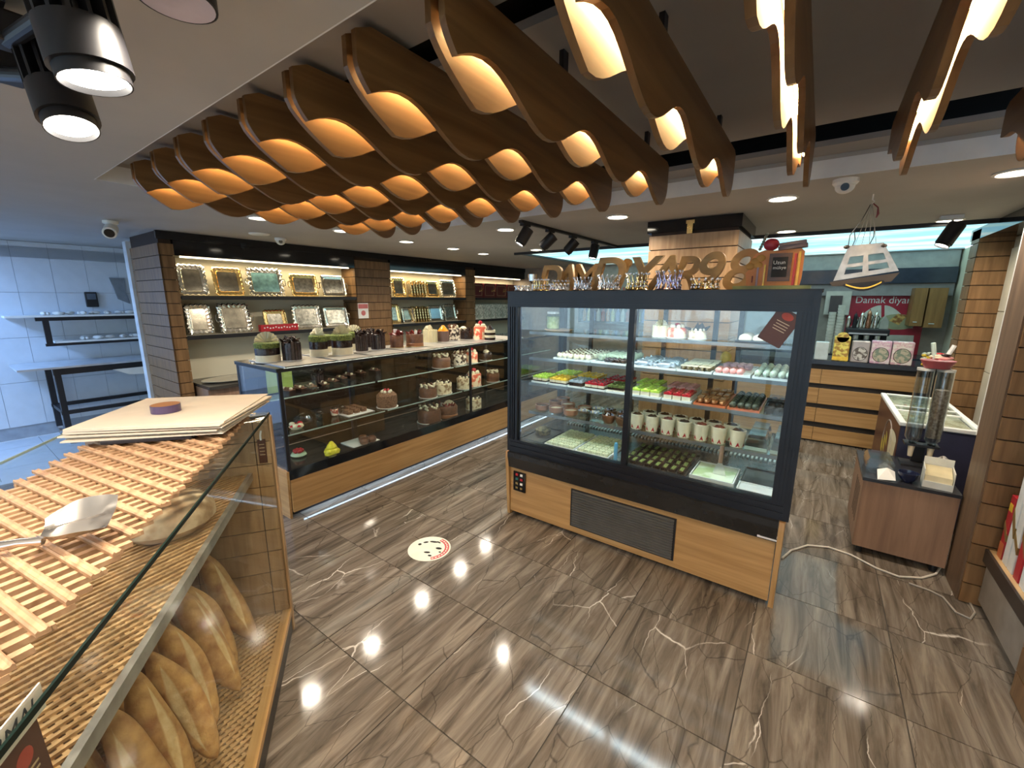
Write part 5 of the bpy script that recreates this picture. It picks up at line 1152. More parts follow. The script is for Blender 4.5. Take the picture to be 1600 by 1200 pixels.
for row in range(2):
    for k in range(9):
        q = random.Random(row*20+k); u1 = .225+.122*k+.05*row; n1 = -.105-.17*row-.035*(k % 2)*(1-row); zb = .158+.015*row; Lf = .39+.06*q.random(); rr = .049+.006*q.random()
        d = Vector((-.30+q.uniform(-.05, .05), -.36+q.uniform(-.10, .06), .78-.1*row)).normalized()
        c = Vector((u1, n1, zb+.02))+d*Lf*.46; W = BO+BU*c.x+BN*c.y+Vector((0, 0, c.z)); dw = BU*d.x+BN*d.y+Vector((0, 0, d.z))
        o = link('crusty_loaf', loaf_mesh(Lf, rr, [loafm, loafm], k+row*9), None, W)
        o.rotation_mode = 'QUATERNION'; o.rotation_quaternion = dw.to_track_quat('X', 'Z') @ Matrix.Rotation(q.uniform(-.6, .9)-.3, 3, 'X').to_quaternion()
        tag(o, 'crusty loaf leaning in the '+('front' if row == 0 else 'rear')+' row, '+lab0[k], 'bread', 'crusty loaves in the '+('front' if row == 0 else 'rear')+' row of the bread bin')
for k, (u1, n1, z1, a) in enumerate(((.17, -.42, .60, 20), (.50, -.44, .585, -25), (.86, -.43, .59, 15))):
    o = link('crusty_loaf', loaf_mesh(.30, .05, [loafm, loafm], 60+k), None, bl(u1+.03, n1, z1), (R(20*k), 0, BR+R(a))); tag(o, 'crusty loaf lying across the rear row, '+('beside the oak end panel', 'in the middle of the bin', 'toward the open end of the bin')[k], 'bread')
u_, n_ = bz(.88, 110, 1185); o = link('crusty_loaf', loaf_mesh(.34, .045, [breadl, bread], 40, False), None, bl(u_+.06, -.15, .872), (0, 0, BR+R(50))); tag(o, 'pale pointed loaf on the lattice shelf beside the brown card', 'bread')
# NORMAL strip and brown card on the inside of the glass
u1, z1 = bn(-.012, 66, 1085); u0, z0 = bn(-.012, -6, 1152); zc_ = (z1+z0)/2
sg_ = thing('price_strip', 'white strip lettered NORMAL behind the bread counter glass', 'sign', bl(u1, -.012, z1), BR)
MB().box(0, .145, -.001, .001, -.019, .019).build('strip', mat('strip_card', (.66, .63, .55), .5), sg_)
tx = text('NORMAL', .0295, mat('ink_dark', (.03, .035, .04), .6), sg_, (.073, .0013, 0), (R(90), 0, R(180)), .0002, .25)
cd2 = thing('price_card', 'brown price card below the white lettered strip', 'card', bl(u1+.015, -.014, z1-.022), BR)
MB().prism([(0, 0), (.14, 0), (.14, -.10), (-.006, -.10)], 'y', -.001, .001).build('card', MT['brown_card'], cd2)
MB().lathe([(.014, 0), (.0001, 0)], 16, M=Matrix.Translation((.03, .0014, -.028)) @ Matrix.Rotation(R(-90), 4, 'X')).build('emblem', MT['card_red'], cd2)
for k in range(5): MB().box(.012, .05, .0011, .0015, -.050-.009*k, -.047-.009*k).build('text_line', goldl, cd2)
# hanging tag at the end panel
u_, z_ = .004, .98
tg = thing('price_tag', 'small brown menu tag hanging on the oak end panel', 'tag', bl(.0005, -.035, .93), BR); MB().box(0, .002, -.016, .016, -.055, .055).build('tag_card', MT['brown_card'], tg); MB().tube([(.003, 0, .052), (.006, 0, .075), (.003, .004, .095)], .004, 6).build('clip', white, tg, True)
for k in range(4): MB().box(.002, .0025, -.010, .010, .03-.016*k, .033-.016*k).build('text_line', goldl, tg)
# floor sticker
p = on('z', 0, 671, 857)
fs_ = thing('floor_sticker', 'round white floor sticker with red arc and black marks', 'sticker', (p.x, p.y, .0004))
n = 40; MB().lathe([(.138, 0), (.138, .0008), (.0001, .0008)], n).build('disc', mat('sticker_white', (.66, .66, .58), .5, 0, .08), fs_)
b = MB(); a0, a1 = R(-40), R(95)
vs = [(r_*math.cos(a0+(a1-a0)*k/16), r_*math.sin(a0+(a1-a0)*k/16), .0011) for k in range(17) for r_ in (.100, .128)]
b.add(vs, [(2*k, 2*k+1, 2*k+3, 2*k+2) for k in range(16)]).build('red_arc', mat('sticker_red', (.45, .04, .05), .5), fs_)
for k in range(12):
    a = a0+(a1-a0)*(k+.5)/12; b = MB().box(-.004, .004, -.007, .007, .0012, .0015, M=Matrix.Rotation(a, 4, 'Z') @ Matrix.Translation((.114, 0, 0))); b.build('arc_mark', MT['sticker_white'], fs_)
for k, (x, y, rx, ry, a) in enumerate(((.05, .035, .022, .012, 20), (.085, .01, .010, .007, 0), (.02, -.04, .022, .010, 30), (.06, -.055, .014, .009, 10), (-.03, .07, .03, .010, 25), (-.07, .035, .018, .010, 50), (-.085, -.005, .012, .012, 0), (.0, .085, .018, .007, 0))):
    MB().lathe([(1, 0), (.0001, 0)], 9, M=Matrix.Translation((x, y, .0012)) @ Matrix.Rotation(R(a), 4, 'Z') @ Matrix.Diagonal((rx, ry, 1, 1))).build('black_mark', MT['void_black'], fs_)

# ================================================================== RIGHT SIDE
# low wooden cabinet
kx0, kx1, ky0, ky1, kz = .35, .78, 3.30, 3.90, .515
kb = thing('low_cabinet', 'brown laminate cabinet with slotted side and black top', 'cabinet', ((kx0+kx1)/2, (ky0+ky1)/2, 0))
def KP(n, b, m, **k): return b.build(n, m, kb, world=True, **k)
KP('body', MB().box(kx0, kx1, ky0, ky1, .05, kz-.02), brn); KP('top', MB().box(kx0-.005, kx1+.005, ky0-.005, ky1, kz-.02, kz), mat('black_top', (.02, .02, .025), .25))
for k in range(5): KP('vent_slot', MB().box(kx0-.001, kx0+.004, ky0+.10+.055*k, ky0+.112+.055*k, .17, .42), MT['void_black'])
for x in (kx0+.04, kx1-.04):
    for y in (ky0+.04, ky1-.04): KP('foot', MB().lathe([(.018, 0), (.018, .05)], 12, (x, y, 0)), black)
# things on it
cl = thing('clear_clamshell', 'stack of clear plastic clamshell boxes on the low cabinet', 'container', (.43, 3.51, kz+.0005))
for k in range(3): MB().prism([(-.06, .0), (.06, .0), (.07, .03), (.055, .055), (-.055, .055), (-.07, .03)], 'y', -.10, .10, M=Matrix.Translation((0, 0, .022*k))).build('shell', plast, cl)
tag(MB().add([(0,0,0),(.085,.01,.008),(.085,.09,.04),(0,.085,.038),(.04,.045,.07)], [(0,1,4),(1,2,4),(2,3,4),(3,0,4),(0,3,2,1)]).build('paper_carton', white, loc=(.415, 3.306, kz+.0005)), 'opened white paper carton between clamshells and bowl', 'carton')
tag(MB().lathe([(.025, 0), (.046, .03), (.051, .06), (.047, .06), (.04, .03), (.0001, .012)], 22).build('navy_bowl', mat('navy_plastic', (.012, .016, .045), .2), None, True, loc=(.558, 3.37, kz+.0005)), 'navy plastic bowl on the low cabinet', 'bowl')
sb = thing('stick_box', 'open white box full of pale wooden sticks', 'box', (.690, 3.40, kz+.0005), R(-6))
MB().box(-.065, .065, -.075, .075, 0, .004).box(-.065, .065, .071, .075, .004, .15).box(-.065, -.061, -.075, .071, .004, .11).box(.061, .065, -.075, .071, .004, .11).box(-.061, .061, -.075, -.071, .004, .04).build('tray', mat('box_greywhite', (.60, .60, .55), .4), sb)
b = MB()
for k in range(26): b.box(-.058, .058, -.068+.0052*k, -.0645+.0052*k, .006, .075+.0011*k)
b.build('stick_bundle', mat('pale_sticks', (.74, .65, .42), .6), sb)['kind'] = 'stuff'
b = MB(); q = random.Random(8); vs = []; nn, kk = 12, 9
for i in range(kk+1):
    for k in range(nn):
        a = math.pi*i/kk; g = 2*math.pi*k/nn; r_ = 1+q.uniform(-.16, .16); vs.append((.062*r_*math.sin(a)*math.cos(g), .05*r_*math.sin(a)*math.sin(g), .062-.062*r_*math.cos(a)))
fs = [(i*nn+k, i*nn+(k+1) % nn, (i+1)*nn+(k+1) % nn, (i+1)*nn+k) for i in range(kk) for k in range(nn)]
tag(MB().add(vs, fs).build('crumpled_bag', mat('crumpled_film', (.38, .36, .34), .25, .2, .4, 30), loc=(.715, 3.27, kz+.02)), 'crumpled grey plastic bag beside the stick box', 'bag')
bg = bpy.data.objects['crumpled_bag']; bg.location = (.725, 3.56, kz+.012)
# dispenser
dp = thing('cereal_dispenser', 'twin clear tube dispenser on a dark stand', 'dispenser', (.655, 3.77, kz+.0005))
MB().box(-.09, .09, -.07, .07, 0, .012).box(-.03, .03, .03, .06, .012, .15).box(-.085, .085, -.04, .06, .135, .15).build('stand', black, dp)
for x in (-.047, .047):
    MB().lathe([(.020, .15), (.042, .19), (.043, .64), (.040, .64), (.039, .19), (.018, .152)], 20, (x, 0, 0)).build('tube', plast, dp, True)
    MB().lathe([(.044, .64), (.045, .655), (.0001, .658)], 20, (x, 0, 0)).build('lid', mat('lid_grey', (.55, .55, .52), .3), dp, True)
    MB().lathe([(.012, .06), (.020, .15)], 12, (x, -.02, 0)).build('spout', mat('spout_cream', (.60, .52, .38), .5), dp, True)
MB().lathe([(.036, .20), (.037, .52), (.0001, .52)], 16, (.047, 0, 0)).build('cereal', speckle('cereal_tan', (.30, .20, .13), (.50, .38, .27), 60), dp, True)
kbk = thing('sweets_basket', 'basket heaped with pink wrapped sweets on the dispenser lids', 'basket', (.655, 3.77, kz+.66)); MB().lathe([(.06, 0), (.085, .05), (.082, .05), (.0001, .012)], 20).build('basket', mat('basket_red', (.40, .08, .09), .5), kbk, True)
q = random.Random(4)
for k in range(12):
    a = q.uniform(0, 6.28); MB().ell((.05*math.cos(a)*q.random(), .05*math.sin(a)*q.random(), .06+.03*q.random()), (.028, .012, .010), 8, 5, M=None).build('wrapped_sweet', (pinkm, choc, creamc, redp)[k % 4], kbk, True)
MB().tube([(-.02, 0, .06), (-.04, -.01, .16)], .012, 8).build('pale_wafer', mat('pale_teal', (.55, .68, .62), .4), kbk, True); MB().tube([(.03, 0, .06), (.06, .0, .15)], .012, 8).build('pale_wafer', white, kbk, True)
# chest freezer
fx0, fx1, fy0, fy1, fz = .565, .985, 3.96, 5.15, .755
fzr = thing('ice_cream_freezer', 'chest ice cream freezer with brown printed side and white rim', 'freezer', ((fx0+fx1)/2, (fy0+fy1)/2, 0))
def FP(n, b, m, **k): return b.build(n, m, fzr, world=True, **k)
fbr = mat('freezer_brown', (.085, .032, .024), .35)
FP('body', MB().box(fx0+.004, fx1, fy0+.004, fy1, .05, fz-.03), mat('freezer_navy', (.035, .035, .07), .4)); sd = FP('printed_side', MB().box(fx0, fx0+.004, fy0+.004, fy1, .05, fz-.0285), fbr)
FP('plinth', MB().box(fx0+.03, fx1-.02, fy0+.03, fy1-.02, 0, .05), black)
FP('rim', MB().box(fx0-.008, fx0+.03, fy0-.008, fy1, fz-.028, fz).box(fx1-.03, fx1, fy0-.008, fy1, fz-.028, fz).box(fx0+.03, fx1-.03, fy0-.008, fy0+.03, fz-.028, fz).box(fx0+.03, fx1-.03, fy1-.03, fy1, fz-.028, fz), white, bevel=.006)
FP('sliding_lid', MB().box(fx0+.03, fx1-.03, fy0+.03, fy1-.5, fz-.02, fz-.014), gl); FP('sliding_lid', MB().box(fx0+.03, fx1-.03, fy0+.5, fy1-.03, fz-.010, fz-.004), gl)
for y in (fy0+.45, fy0+.62): FP('lid_rail', MB().box(fx0+.03, fx1-.03, y, y+.03, fz-.012, fz-.002), white)
FP('ice_cream_tubs', MB().box(fx0+.04, fx1-.04, fy0+.04, fy1-.04, fz-.0298, fz-.024), speckle('ice_cream_mix', (.45, .42, .30), (.78, .74, .58), 12))
def side(n, b, m): return b.build(n, m, sd, world=True)
xs = fx0-.0012
side('cone_picture', MB().prism([(4.02, .30), (4.09, .06), (4.20, .06), (4.27, .34)], 'x', xs, fx0, ), speckle('cone_print', (.22, .12, .06), (.62, .50, .36), 10))
side('cup_picture', MB().prism([(4.04, .36), (4.28, .36), (4.33, .60), (4.0, .60)], 'x', xs-.0004, xs), mat('cream_print', (.60, .52, .34), .5))
side('cup_rim', MB().lathe([(1, 0), (.0001, 0)], 20, M=Matrix.Translation((xs-.0012, 4.165, .60)) @ Matrix.Rotation(R(-90), 4, 'Y') @ Matrix.Diagonal((.035, .165, 1, 1))), mat('cream_print_light', (.68, .62, .45), .5))
for k, (y, z, h_) in enumerate(((4.52, .44, .13), (4.44, .50, .10), (4.62, .40, .12), (4.50, .27, .15), (4.62, .22, .14), (4.54, .10, .12))): side('yellow_print', MB().prism([(y-.035, z-h_/2), (y+.03, z-h_/2+.02), (y+.04, z+h_/2), (y-.02, z+h_/2-.03)], 'x', xs, fx0), mat('print_yellow', (.50, .38, .06), .5))
side('arch_line', MB().tube([(xs, 4.40+.22*math.cos(a*math.pi/14), .46+.20*math.sin(a*math.pi/14)) for a in range(15)], .004, 5), mat('print_grey', (.45, .38, .34), .5))
# low shelf with boxes on the right wall
sh = thing('low_wall_shelf', 'low beige shelf with dark edge between the slatted right pillars', 'shelf', (1.05, 2.73, 0))
def HP(n, b, m, **k): return b.build(n, m, sh, world=True, **k)
HP('board', MB().box(.862, .965, 2.405, 3.055, .315, .335), wood('shelf_oak', (.42, .27, .12), (.56, .38, .2), 'Y', 14)); HP('dark_edge', MB().box(.85, .862, 2.405, 3.055, .265, .336), mat('edge_dark', (.035, .025, .020), .4)); HP('kick_panel', MB().box(.868, .88, 2.405, 3.055, .04, .265), mat('beige_panel', (.26, .22, .18), .6))
wb = mat('box_white_gloss', (.74, .74, .72), .3)
def gbox(cx, cy, w, d, h, m, label, tilt=0, band=True, z=.3355):
    t = thing('long_gift_box', label, 'box', (cx, cy, z)); t.rotation_euler = (R(tilt), 0, 0)
    MB().box(-w/2, w/2, -d/2, d/2, 0, h).build('body', m, t, bevel=.003)
    if band: MB().prism([(-d/2-.001, h*.30), (d/2+.001, h*.48), (d/2+.001, h*.58), (-d/2-.001, h*.40)], 'x', -w/2-.0015, w/2+.0015).build('gold_band', mat('band_bronze', (.34, .22, .08), .35, .5), t)
    return t
t = gbox(.915, 2.985, .07, .055, .33, redp, 'red upright gift box with gold band beside the slatted pillar'); MB().box(-.0362, -.035, -.02, .02, .25, .29).build('yellow_emblem', yel, t); MB().box(-.0362, -.035, -.027, .027, .0, .08).build('orange_base', orange, t)
gbox(.915, 2.915, .07, .055, .50, wb, 'tall white upright box behind the red gift box', band=True)
gbox(.915, 2.845, .07, .06, .34, wb, 'white upright box next to the tall white one')
gbox(.915, 2.765, .07, .06, .42, redp, 'red upright box between white boxes')
gbox(.915, 2.69, .07, .06, .40, wb, 'white upright box with bronze band in the middle of the low shelf')
gbox(.915, 2.60, .07, .08, .36, black, 'black upright box at the near end of the low shelf')
gbox(.915, 2.50, .07, .07, .45, wb, 'white upright box beside the black one')
# white hose on the floor
pts = [on('z', .007, *q) for q in ((1222, 872), (1236, 860), (1262, 852), (1295, 855), (1330, 867), (1370, 888), (1405, 901), (1440, 903), (1462, 897), (1471, 884), (1472, 872))]
tag(MB().tube([(p.x, p.y, .007) for p in pts], .006, 8).build('white_cable', mat('cable_white', (.55, .52, .46), .5), None, True), 'pale cable running over the floor from the pastry case', 'cable')
pts = [on('z', .006, *q) for q in ((1418, 904), (1450, 915), (1470, 925), (1490, 948), (1512, 958), (1530, 952), (1534, 940))]
tag(MB().tube([(min(p.x, .845), p.y-.05, .006) for p in pts], .005, 8).build('grey_cable', mat('cable_grey', (.34, .31, .27), .5), None, True), 'thinner grey cable looped by the slatted pillar', 'cable')
# hanging ship
hs = on('z', ZC, 1365, 303); sc_ = on('y', hs.y, 1362, 395)
shp = thing('hanging_ship', 'silvery cut-out sailing ship ornament hanging from the ceiling', 'ornament', (hs.x, hs.y, sc_.z))
def S(px, py): p = on('y', hs.y, px, py); return (p.x-hs.x, p.z-sc_.z)
tinm = mat('ship_silver', (.50, .49, .47), .35, .6, .2, 20)
def fr2(name, outer, m, y0=-.006, y1=.006): MB().prism([S(*q) for q in outer], 'y', y0, y1).build(name, m, shp)
O4 = [(1326, 384), (1381, 379), (1404, 423), (1302, 439)]
def lerp(u, v): 
    a = [O4[0][i]+(O4[1][i]-O4[0][i])*u for i in (0, 1)]; b = [O4[3][i]+(O4[2][i]-O4[3][i])*u for i in (0, 1)]; return (a[0]+(b[0]-a[0])*v, a[1]+(b[1]-a[1])*v)
us, vs_2 = (0, .14, .44, .54, .88, 1), (0, .34, .56, .66, .86, 1)
for i in range(5):
    for j in range(5):
        if i in (1, 3) and j in (1, 3): continue
        fr2('sail_bar', [lerp(us[i], vs_2[j]), lerp(us[i+1], vs_2[j]), lerp(us[i+1], vs_2[j+1]), lerp(us[i], vs_2[j+1])], tinm)
fr2('deck', [(1296, 441), (1405, 426), (1392, 440), (1330, 447), (1300, 447)], mat('deck_dark', (.06, .045, .035), .5), -.018, .018)
arc = [(1316+i*6.6, 446+11*math.sin(math.pi*i/10)-i*.45) for i in range(11)]
MB().prism([S(*q) for q in arc]+[S(1380, 438), S(1318, 444)], 'y', -.02, .02).build('hull', black, shp)
arc2 = [(1321+i*5.6, 446+7.5*math.sin(math.pi*i/10)-i*.4) for i in range(11)]
MB().prism([S(x, y) for x, y in arc2]+[S(x, y-2.3) for x, y in reversed(arc2)], 'y', -.0215, .0215).build('yellow_stripe', yel, shp)
top = S(1363, 318)
for q in ((1334, 386), (1346, 384), (1358, 382), (1369, 380)): MB().tube([(top[0], 0, top[1]), (S(*q)[0], 0, S(*q)[1])], .0014, 5).build('string', mat('string_grey', (.25, .23, .21), .7), shp)
MB().tube([(0, 0, ZC-sc_.z-.001), (0, 0, ZC-sc_.z-.03), (top[0]+.01, 0, top[1]+.01), (top[0], 0, top[1])], .004, 6).build('ceiling_hook', white, shp, True)
for P in (((1360, 320), (1346, 345), (1328, 368), (1325, 386)), ((1335, 362), (1336, 375), (1332, 384)), ((1366, 358), (1365, 370), (1359, 381))): MB().tube([(S(*q)[0], -.008, S(*q)[1]) for q in P], .003, 6).build('wire', black, shp, True)
MB().tube([(S(*q)[0], .004, S(*q)[1]) for q in ((1364, 317), (1372, 324), (1372, 334), (1369, 340))], [.003, .004, .007, .003], 6).build('red_tassel', mat('tassel_red', (.16, .02, .03), .6), shp, True)
for q in ((1323, 386), (1381, 384)): MB().ell((S(*q)[0], 0, S(*q)[1]), (.016, .012, .012), 10, 6).build('mast_knob', mat('deck_dark', (.06, .045, .035)), shp, True)

# ================================================================== BACK BAR
bb = thing('bar_counter', 'bar counter with four oak slat drawers and black top', 'counter', (-.3, 6.1, 0))
def CP(n, b, m, parent=None, **k): return b.build(n, m, parent or bb, world=True, **k)
CP('body', MB().box(-1.6, .98, 5.83, 6.35, .0, .90), mat('bar_dark', (.02, .018, .018), .5)); CP('worktop', MB().box(-1.62, 1.0, 5.78, 6.37, .90, .945), mat('bar_top', (.03, .035, .05), .2))
for z0, z1 in ((.68, .84), (.45, .625), (.235, .395), (.02, .17)):
    for x0, x1 in ((-1.6, -.752), (-.748, .098), (.102, .98)): CP('drawer_front', MB().box(x0, x1, 5.805, 5.83, z0, z1), oak)
for k, (px, w, h, mm_, lab) in enumerate(((1281, .125, .20, mat('tin_white_teal', (.52, .60, .62), .4), 'pale teal sweet box at the case side of the bar'), (1311, .14, .27, speckle('yellow_flower_print', (.40, .22, .05), (.82, .70, .16), 22, .4), 'yellow flower printed sweet box with a rounded top'), (1341, .15, .23, mat('silver_red_box', (.46, .40, .38), .3, .3), 'silver and red sweet box with dark oval window'), (1373, .16, .24, speckle('pink_print', (.62, .36, .50), (.78, .66, .68), 20, .4), 'pink sweet box with green oval window'), (1407, .165, .24, speckle('pink_print2', (.66, .40, .46), (.80, .72, .68), 20, .4), 'pale pink sweet box with oval window of lokum'))):
    p = on('y', 5.84, px, 566); t = thing('sweet_box', lab, 'box', (p.x, 5.86, .9455), 0, 'boxed sweets along the bar')
    MB().box(-w/2, w/2, -.05, .05, 0, h).build('carton', mm_, t, bevel=.01)
    if k == 1: MB().lathe([(.055, 0), (.055, .012), (.0001, .012)], 18, M=Matrix.Translation((0, -.038, h-.01)) @ Matrix.Rotation(R(90), 4, 'X')).build('rounded_top', mm_, t); MB().box(-w/2-.001, w/2+.001, -.0515, -.05, .01, .05).build('yellow_band', yel, t)
    if k > 1:
        M = Matrix.Translation((0, -.0515, h*.40)) @ Matrix.Rotation(R(90), 4, 'X') @ Matrix.Diagonal((w*.42, h*.32, 1, 1))
        MB().lathe([(1, 0), (.92, .002)], 24, M=M).build('window_frame', black, t); MB().lathe([(.93, .0035), (.0001, .0035)], 24, M=M).build('window', speckle('lokum_%d' % k, (.12, .10, .09) if k == 2 else (.20, .26, .20), (.60, .58, .55) if k == 2 else (.50, .44, .34), 26), t)
t = thing('flower_bunch', 'bunch of small yellow flowers beside the pink boxes', 'flowers', (.93, 5.85, .9455)); q = random.Random(1)
for k in range(14): MB().ell((q.uniform(-.025, .025), q.uniform(-.03, .03), .02+.12*q.random()), (.022, .022, .018), 8, 5).build('blossom', (yel, creamc)[k % 2], t, True)
# rear counter, coffee machine
rc = thing('rear_counter', 'dark rear counter along the bar back wall', 'counter', (-.3, 7.1, 0)); MB().box(-1.8, 1.28, 6.85, 7.38, 0, .88).build('body', MT['bar_dark'], rc, world=True); MB().box(-1.8, 1.28, 6.83, 7.38, .88, .92).build('worktop', MT['bar_top'], rc, world=True)
a = on('y', 6.9, 1319, 540); c = on('y', 6.9, 1386, 540)
cm = thing('coffee_machine', 'wide black coffee machine under the poster', 'machine', ((a.x+c.x)/2, 7.05, .9205)); W = (c.x-a.x)/2
MB().box(-W, W, -.2, .2, 0, .05).box(-W, W, .0, .2, .05, .25).box(-W, W, -.2, .2, .25, .33).build('housing', black, cm, bevel=.01)
for x in (-W*.5, 0, W*.5): MB().tube([(x, -.12, .25), (x, -.12, .19)], .03, 12).tube([(x, -.12, .20), (x, -.26, .19)], .012, 8).build('group_head', steel, cm, True)
MB().box(-W+.02, W-.02, -.201, -.2, .26, .28).build('trim_line', steel, cm)
for k, (px, h, r_, m, lab) in enumerate(((1323, .16, .024, silver, 'small silver coffee pot on the coffee machine'), (1333, .20, .025, black, 'black moka pot on the coffee machine'), (1343, .21, .025, silver, 'silver teapot with dark lid on the coffee machine'), (1354, .24, .030, mat('copper', (.45, .22, .13), .25, 1), 'copper samovar body on the coffee machine'), (1365, .22, .025, silver, 'tall silver pot beside the copper one'))):
    p = on('y', 7.05, px, 520); t = thing('coffee_pot', lab, 'pot', (p.x, 7.05, 1.2515), 0, 'pots on the coffee machine')
    MB().lathe([(r_*.9, 0), (r_, h*.25), (r_*.75, h*.7), (r_*.8, h*.75), (r_*.5, h*.88), (r_*.12, h*.92), (r_*.18, h), (.0001, h*1.01)], 18).build('body', m, t, True); MB().tube([(r_*.8, 0, h*.7), (r_*1.35, -.02, h*.6), (r_*.9, 0, h*.2)], .006, 6).build('handle', black, t, True)
for k, (px, h) in enumerate(((1296, .27), (1309, .34))):
    p = on('y', 6.95, px, 523); b = MB()
    for q_ in range(int(h/.02)): b.lathe([(.036, q_*.02), (.040, q_*.02+.018), (.036, q_*.02+.0185)], 16)
    tag(b.build('paper_cup_stack', mat('cup_paper', (.66, .63, .55), .6), None, True, loc=(p.x, 6.95, 1.2)), 'shorter stack of white paper cups by the coffee machine' if k == 0 else 'taller stack of white paper cups by the coffee machine', 'cups')
    o = bpy.data.objects['paper_cup_stack' if k == 0 else 'paper_cup_stack.001']; o.location.z = .9205; o.scale = (1, 1, (1.2+h-.92)/h)
tag(MB().prism([(-.04, 0), (.04, 0), (.04, .09), (0, .16), (-.04, .09)], 'y', -.06, .06).build('cake_house', mat('house_grey', (.34, .34, .30), .5), loc=(on('y', 7.05, 1378, 520).x, 7.02, 1.2515)), 'small grey house-shaped dispenser on the coffee machine', 'dispenser')
# poster
yp = 7.392; a = on('y', yp, 1328, 461); c = on('y', yp, 1428, 578); pw, ph = c.x-a.x, a.z-c.z
po = thing('wall_poster', 'red poster lettered Damak diyari with a plate of baklava', 'poster', (a.x, yp, c.z))
prd = mat('poster_red', (.40, .012, .035), .4); pwh = mat('poster_cream', (.62, .60, .52), .4)
MB().box(0, pw, -.004, .004, 0, ph).build('sheet', prd, po)
def PS(px, py): p = on('y', yp, px, py); return (p.x-a.x, p.z-c.z)
def pie(c0, c1, base, top, m, y, n):
    P = [PS(c0, base)]
    for k in range(13):
        t_ = k/12; P.append(PS(c0+(c1-c0)*t_, base+(top-base)*math.sin(math.pi/2*(t_ if c1 > c0 else t_))))
    P.append(PS(c1, base)); MB().prism(P, 'y', y-.001, y).build(n, m, po)
pie(1328, 1377, 512, 477, pwh, -.0042, 'cream_quarter'); pie(1427, 1382, 513, 477, pwh, -.0042, 'cream_quarter')
MB().prism([PS(1382, 523), PS(1428, 524), PS(1426, 540), PS(1382, 540)], 'y', -.0054, -.0042).build('cream_quarter', pwh, po); MB().prism([PS(1328, 517), PS(1377, 522), PS(1377, 545), PS(1328, 545)], 'y', -.0054, -.0042).build('cream_quarter', pwh, po)
MB().lathe([(1, 0), (.0001, 0)], 22, M=Matrix.Translation((PS(1402, 503)[0], -.0056, PS(1402, 503)[1])) @ Matrix.Rotation(R(90), 4, 'X') @ Matrix.Diagonal((.19, .10, 1, 1))).build('plate_print', mat('plate_olive', (.34, .34, .20), .4), po)
MB().prism([PS(1389, 501), PS(1403, 490), PS(1418, 493), PS(1404, 508)], 'y', -.0075, -.0062).build('baklava_print', speckle('baklava_print', (.30, .12, .03), (.66, .42, .12), 16), po)
p1 = PS(1340, 469); p2 = PS(1424, 469)
tx = text('Damak diyar\u0131', .135, white, po, ((p1[0]+p2[0])/2, -.0056, p1[1]), (R(90), 0, 0), .0005)
wd_ = max(v.co.x for v in tx.data.vertices)-min(v.co.x for v in tx.data.vertices); s_ = (p2[0]-p1[0])/wd_*1.06; tx.scale = (s_, s_*1.15, 1)
# upper cabinets, fascia, menu panel on the back wall
def wallbox(n, px0, px1, y, z0, z1, d, m, label, cat, knob=False):
    a, c = on('y', y, px0, 480).x, on('y', y, px1, 480).x; t = thing(n, label, cat, ((a+c)/2, y+d/2, z0))
    w = (c-a)/2; MB().box(-w, w, -d/2+.018, d/2, 0, z1-z0).build('carcass', m, t); MB().box(-w+.003, w-.003, -d/2, -d/2+.0178, .004, z1-z0-.004).build('door', m, t)
    if knob: MB().tube([(-w*.5, -d/2-.012, .05), (w*.1, -d/2-.012, .05)], .006, 8).build('handle', steel, t, True)
zc1 = on('y', 7.1, 1430, 450).z
wallbox('wall_cabinet', 1425, 1446, 7.08, on('y', 7.1, 1440, 510).z, zc1, .3, cabw, 'tall brown wall cabinet door beside the red poster', 'cabinet', True)
wallbox('wall_cabinet', 1448, 1478, 7.08, on('y', 7.1, 1440, 512).z, zc1, .3, cabw, 'darker brown wall cabinet beside the right pillar', 'cabinet', True)
struct('trim_7', MB().box(-2.6, 1.28, 7.32, 7.399, on('y', 7.3, 1400, 462).z, on('y', 7.3, 1400, 443).z), mat('grey_fascia', (.26, .24, .24), .6)); z2 = on('y', 7.28, 1400, 442.5).z; z3 = on('y', 7.28, 1400, 419).z
struct('trim_8', MB().box(-2.6, 1.28, 7.28, 7.399, z2, z3), mat('blue_black_beam', (.035, .042, .062), .15)); struct('trim_9', MB().box(-2.6, 1.28, 7.33, 7.399, z3+.001, ZC-.002), mat('grey_fascia2', (.34, .33, .31), .6))
wallbox('notice_cabinet', 1288, 1328, 7.3, on('y', 7.3, 1300, 492).z, on('y', 7.3, 1300, 455).z, .06, mat('panel_pale', (.52, .48, .42), .5), 'pale wall panel with dark window left of the poster', 'panel')
a = on('y', 7.295, 1298, 462); c = on('y', 7.295, 1313, 490); tag(MB().box(a.x, c.x, 7.28, 7.296, c.z, a.z).build('dark_window_frame', mat('window_dark', (.07, .05, .05), .4)), 'small dark framed picture on the pale panel', 'picture')
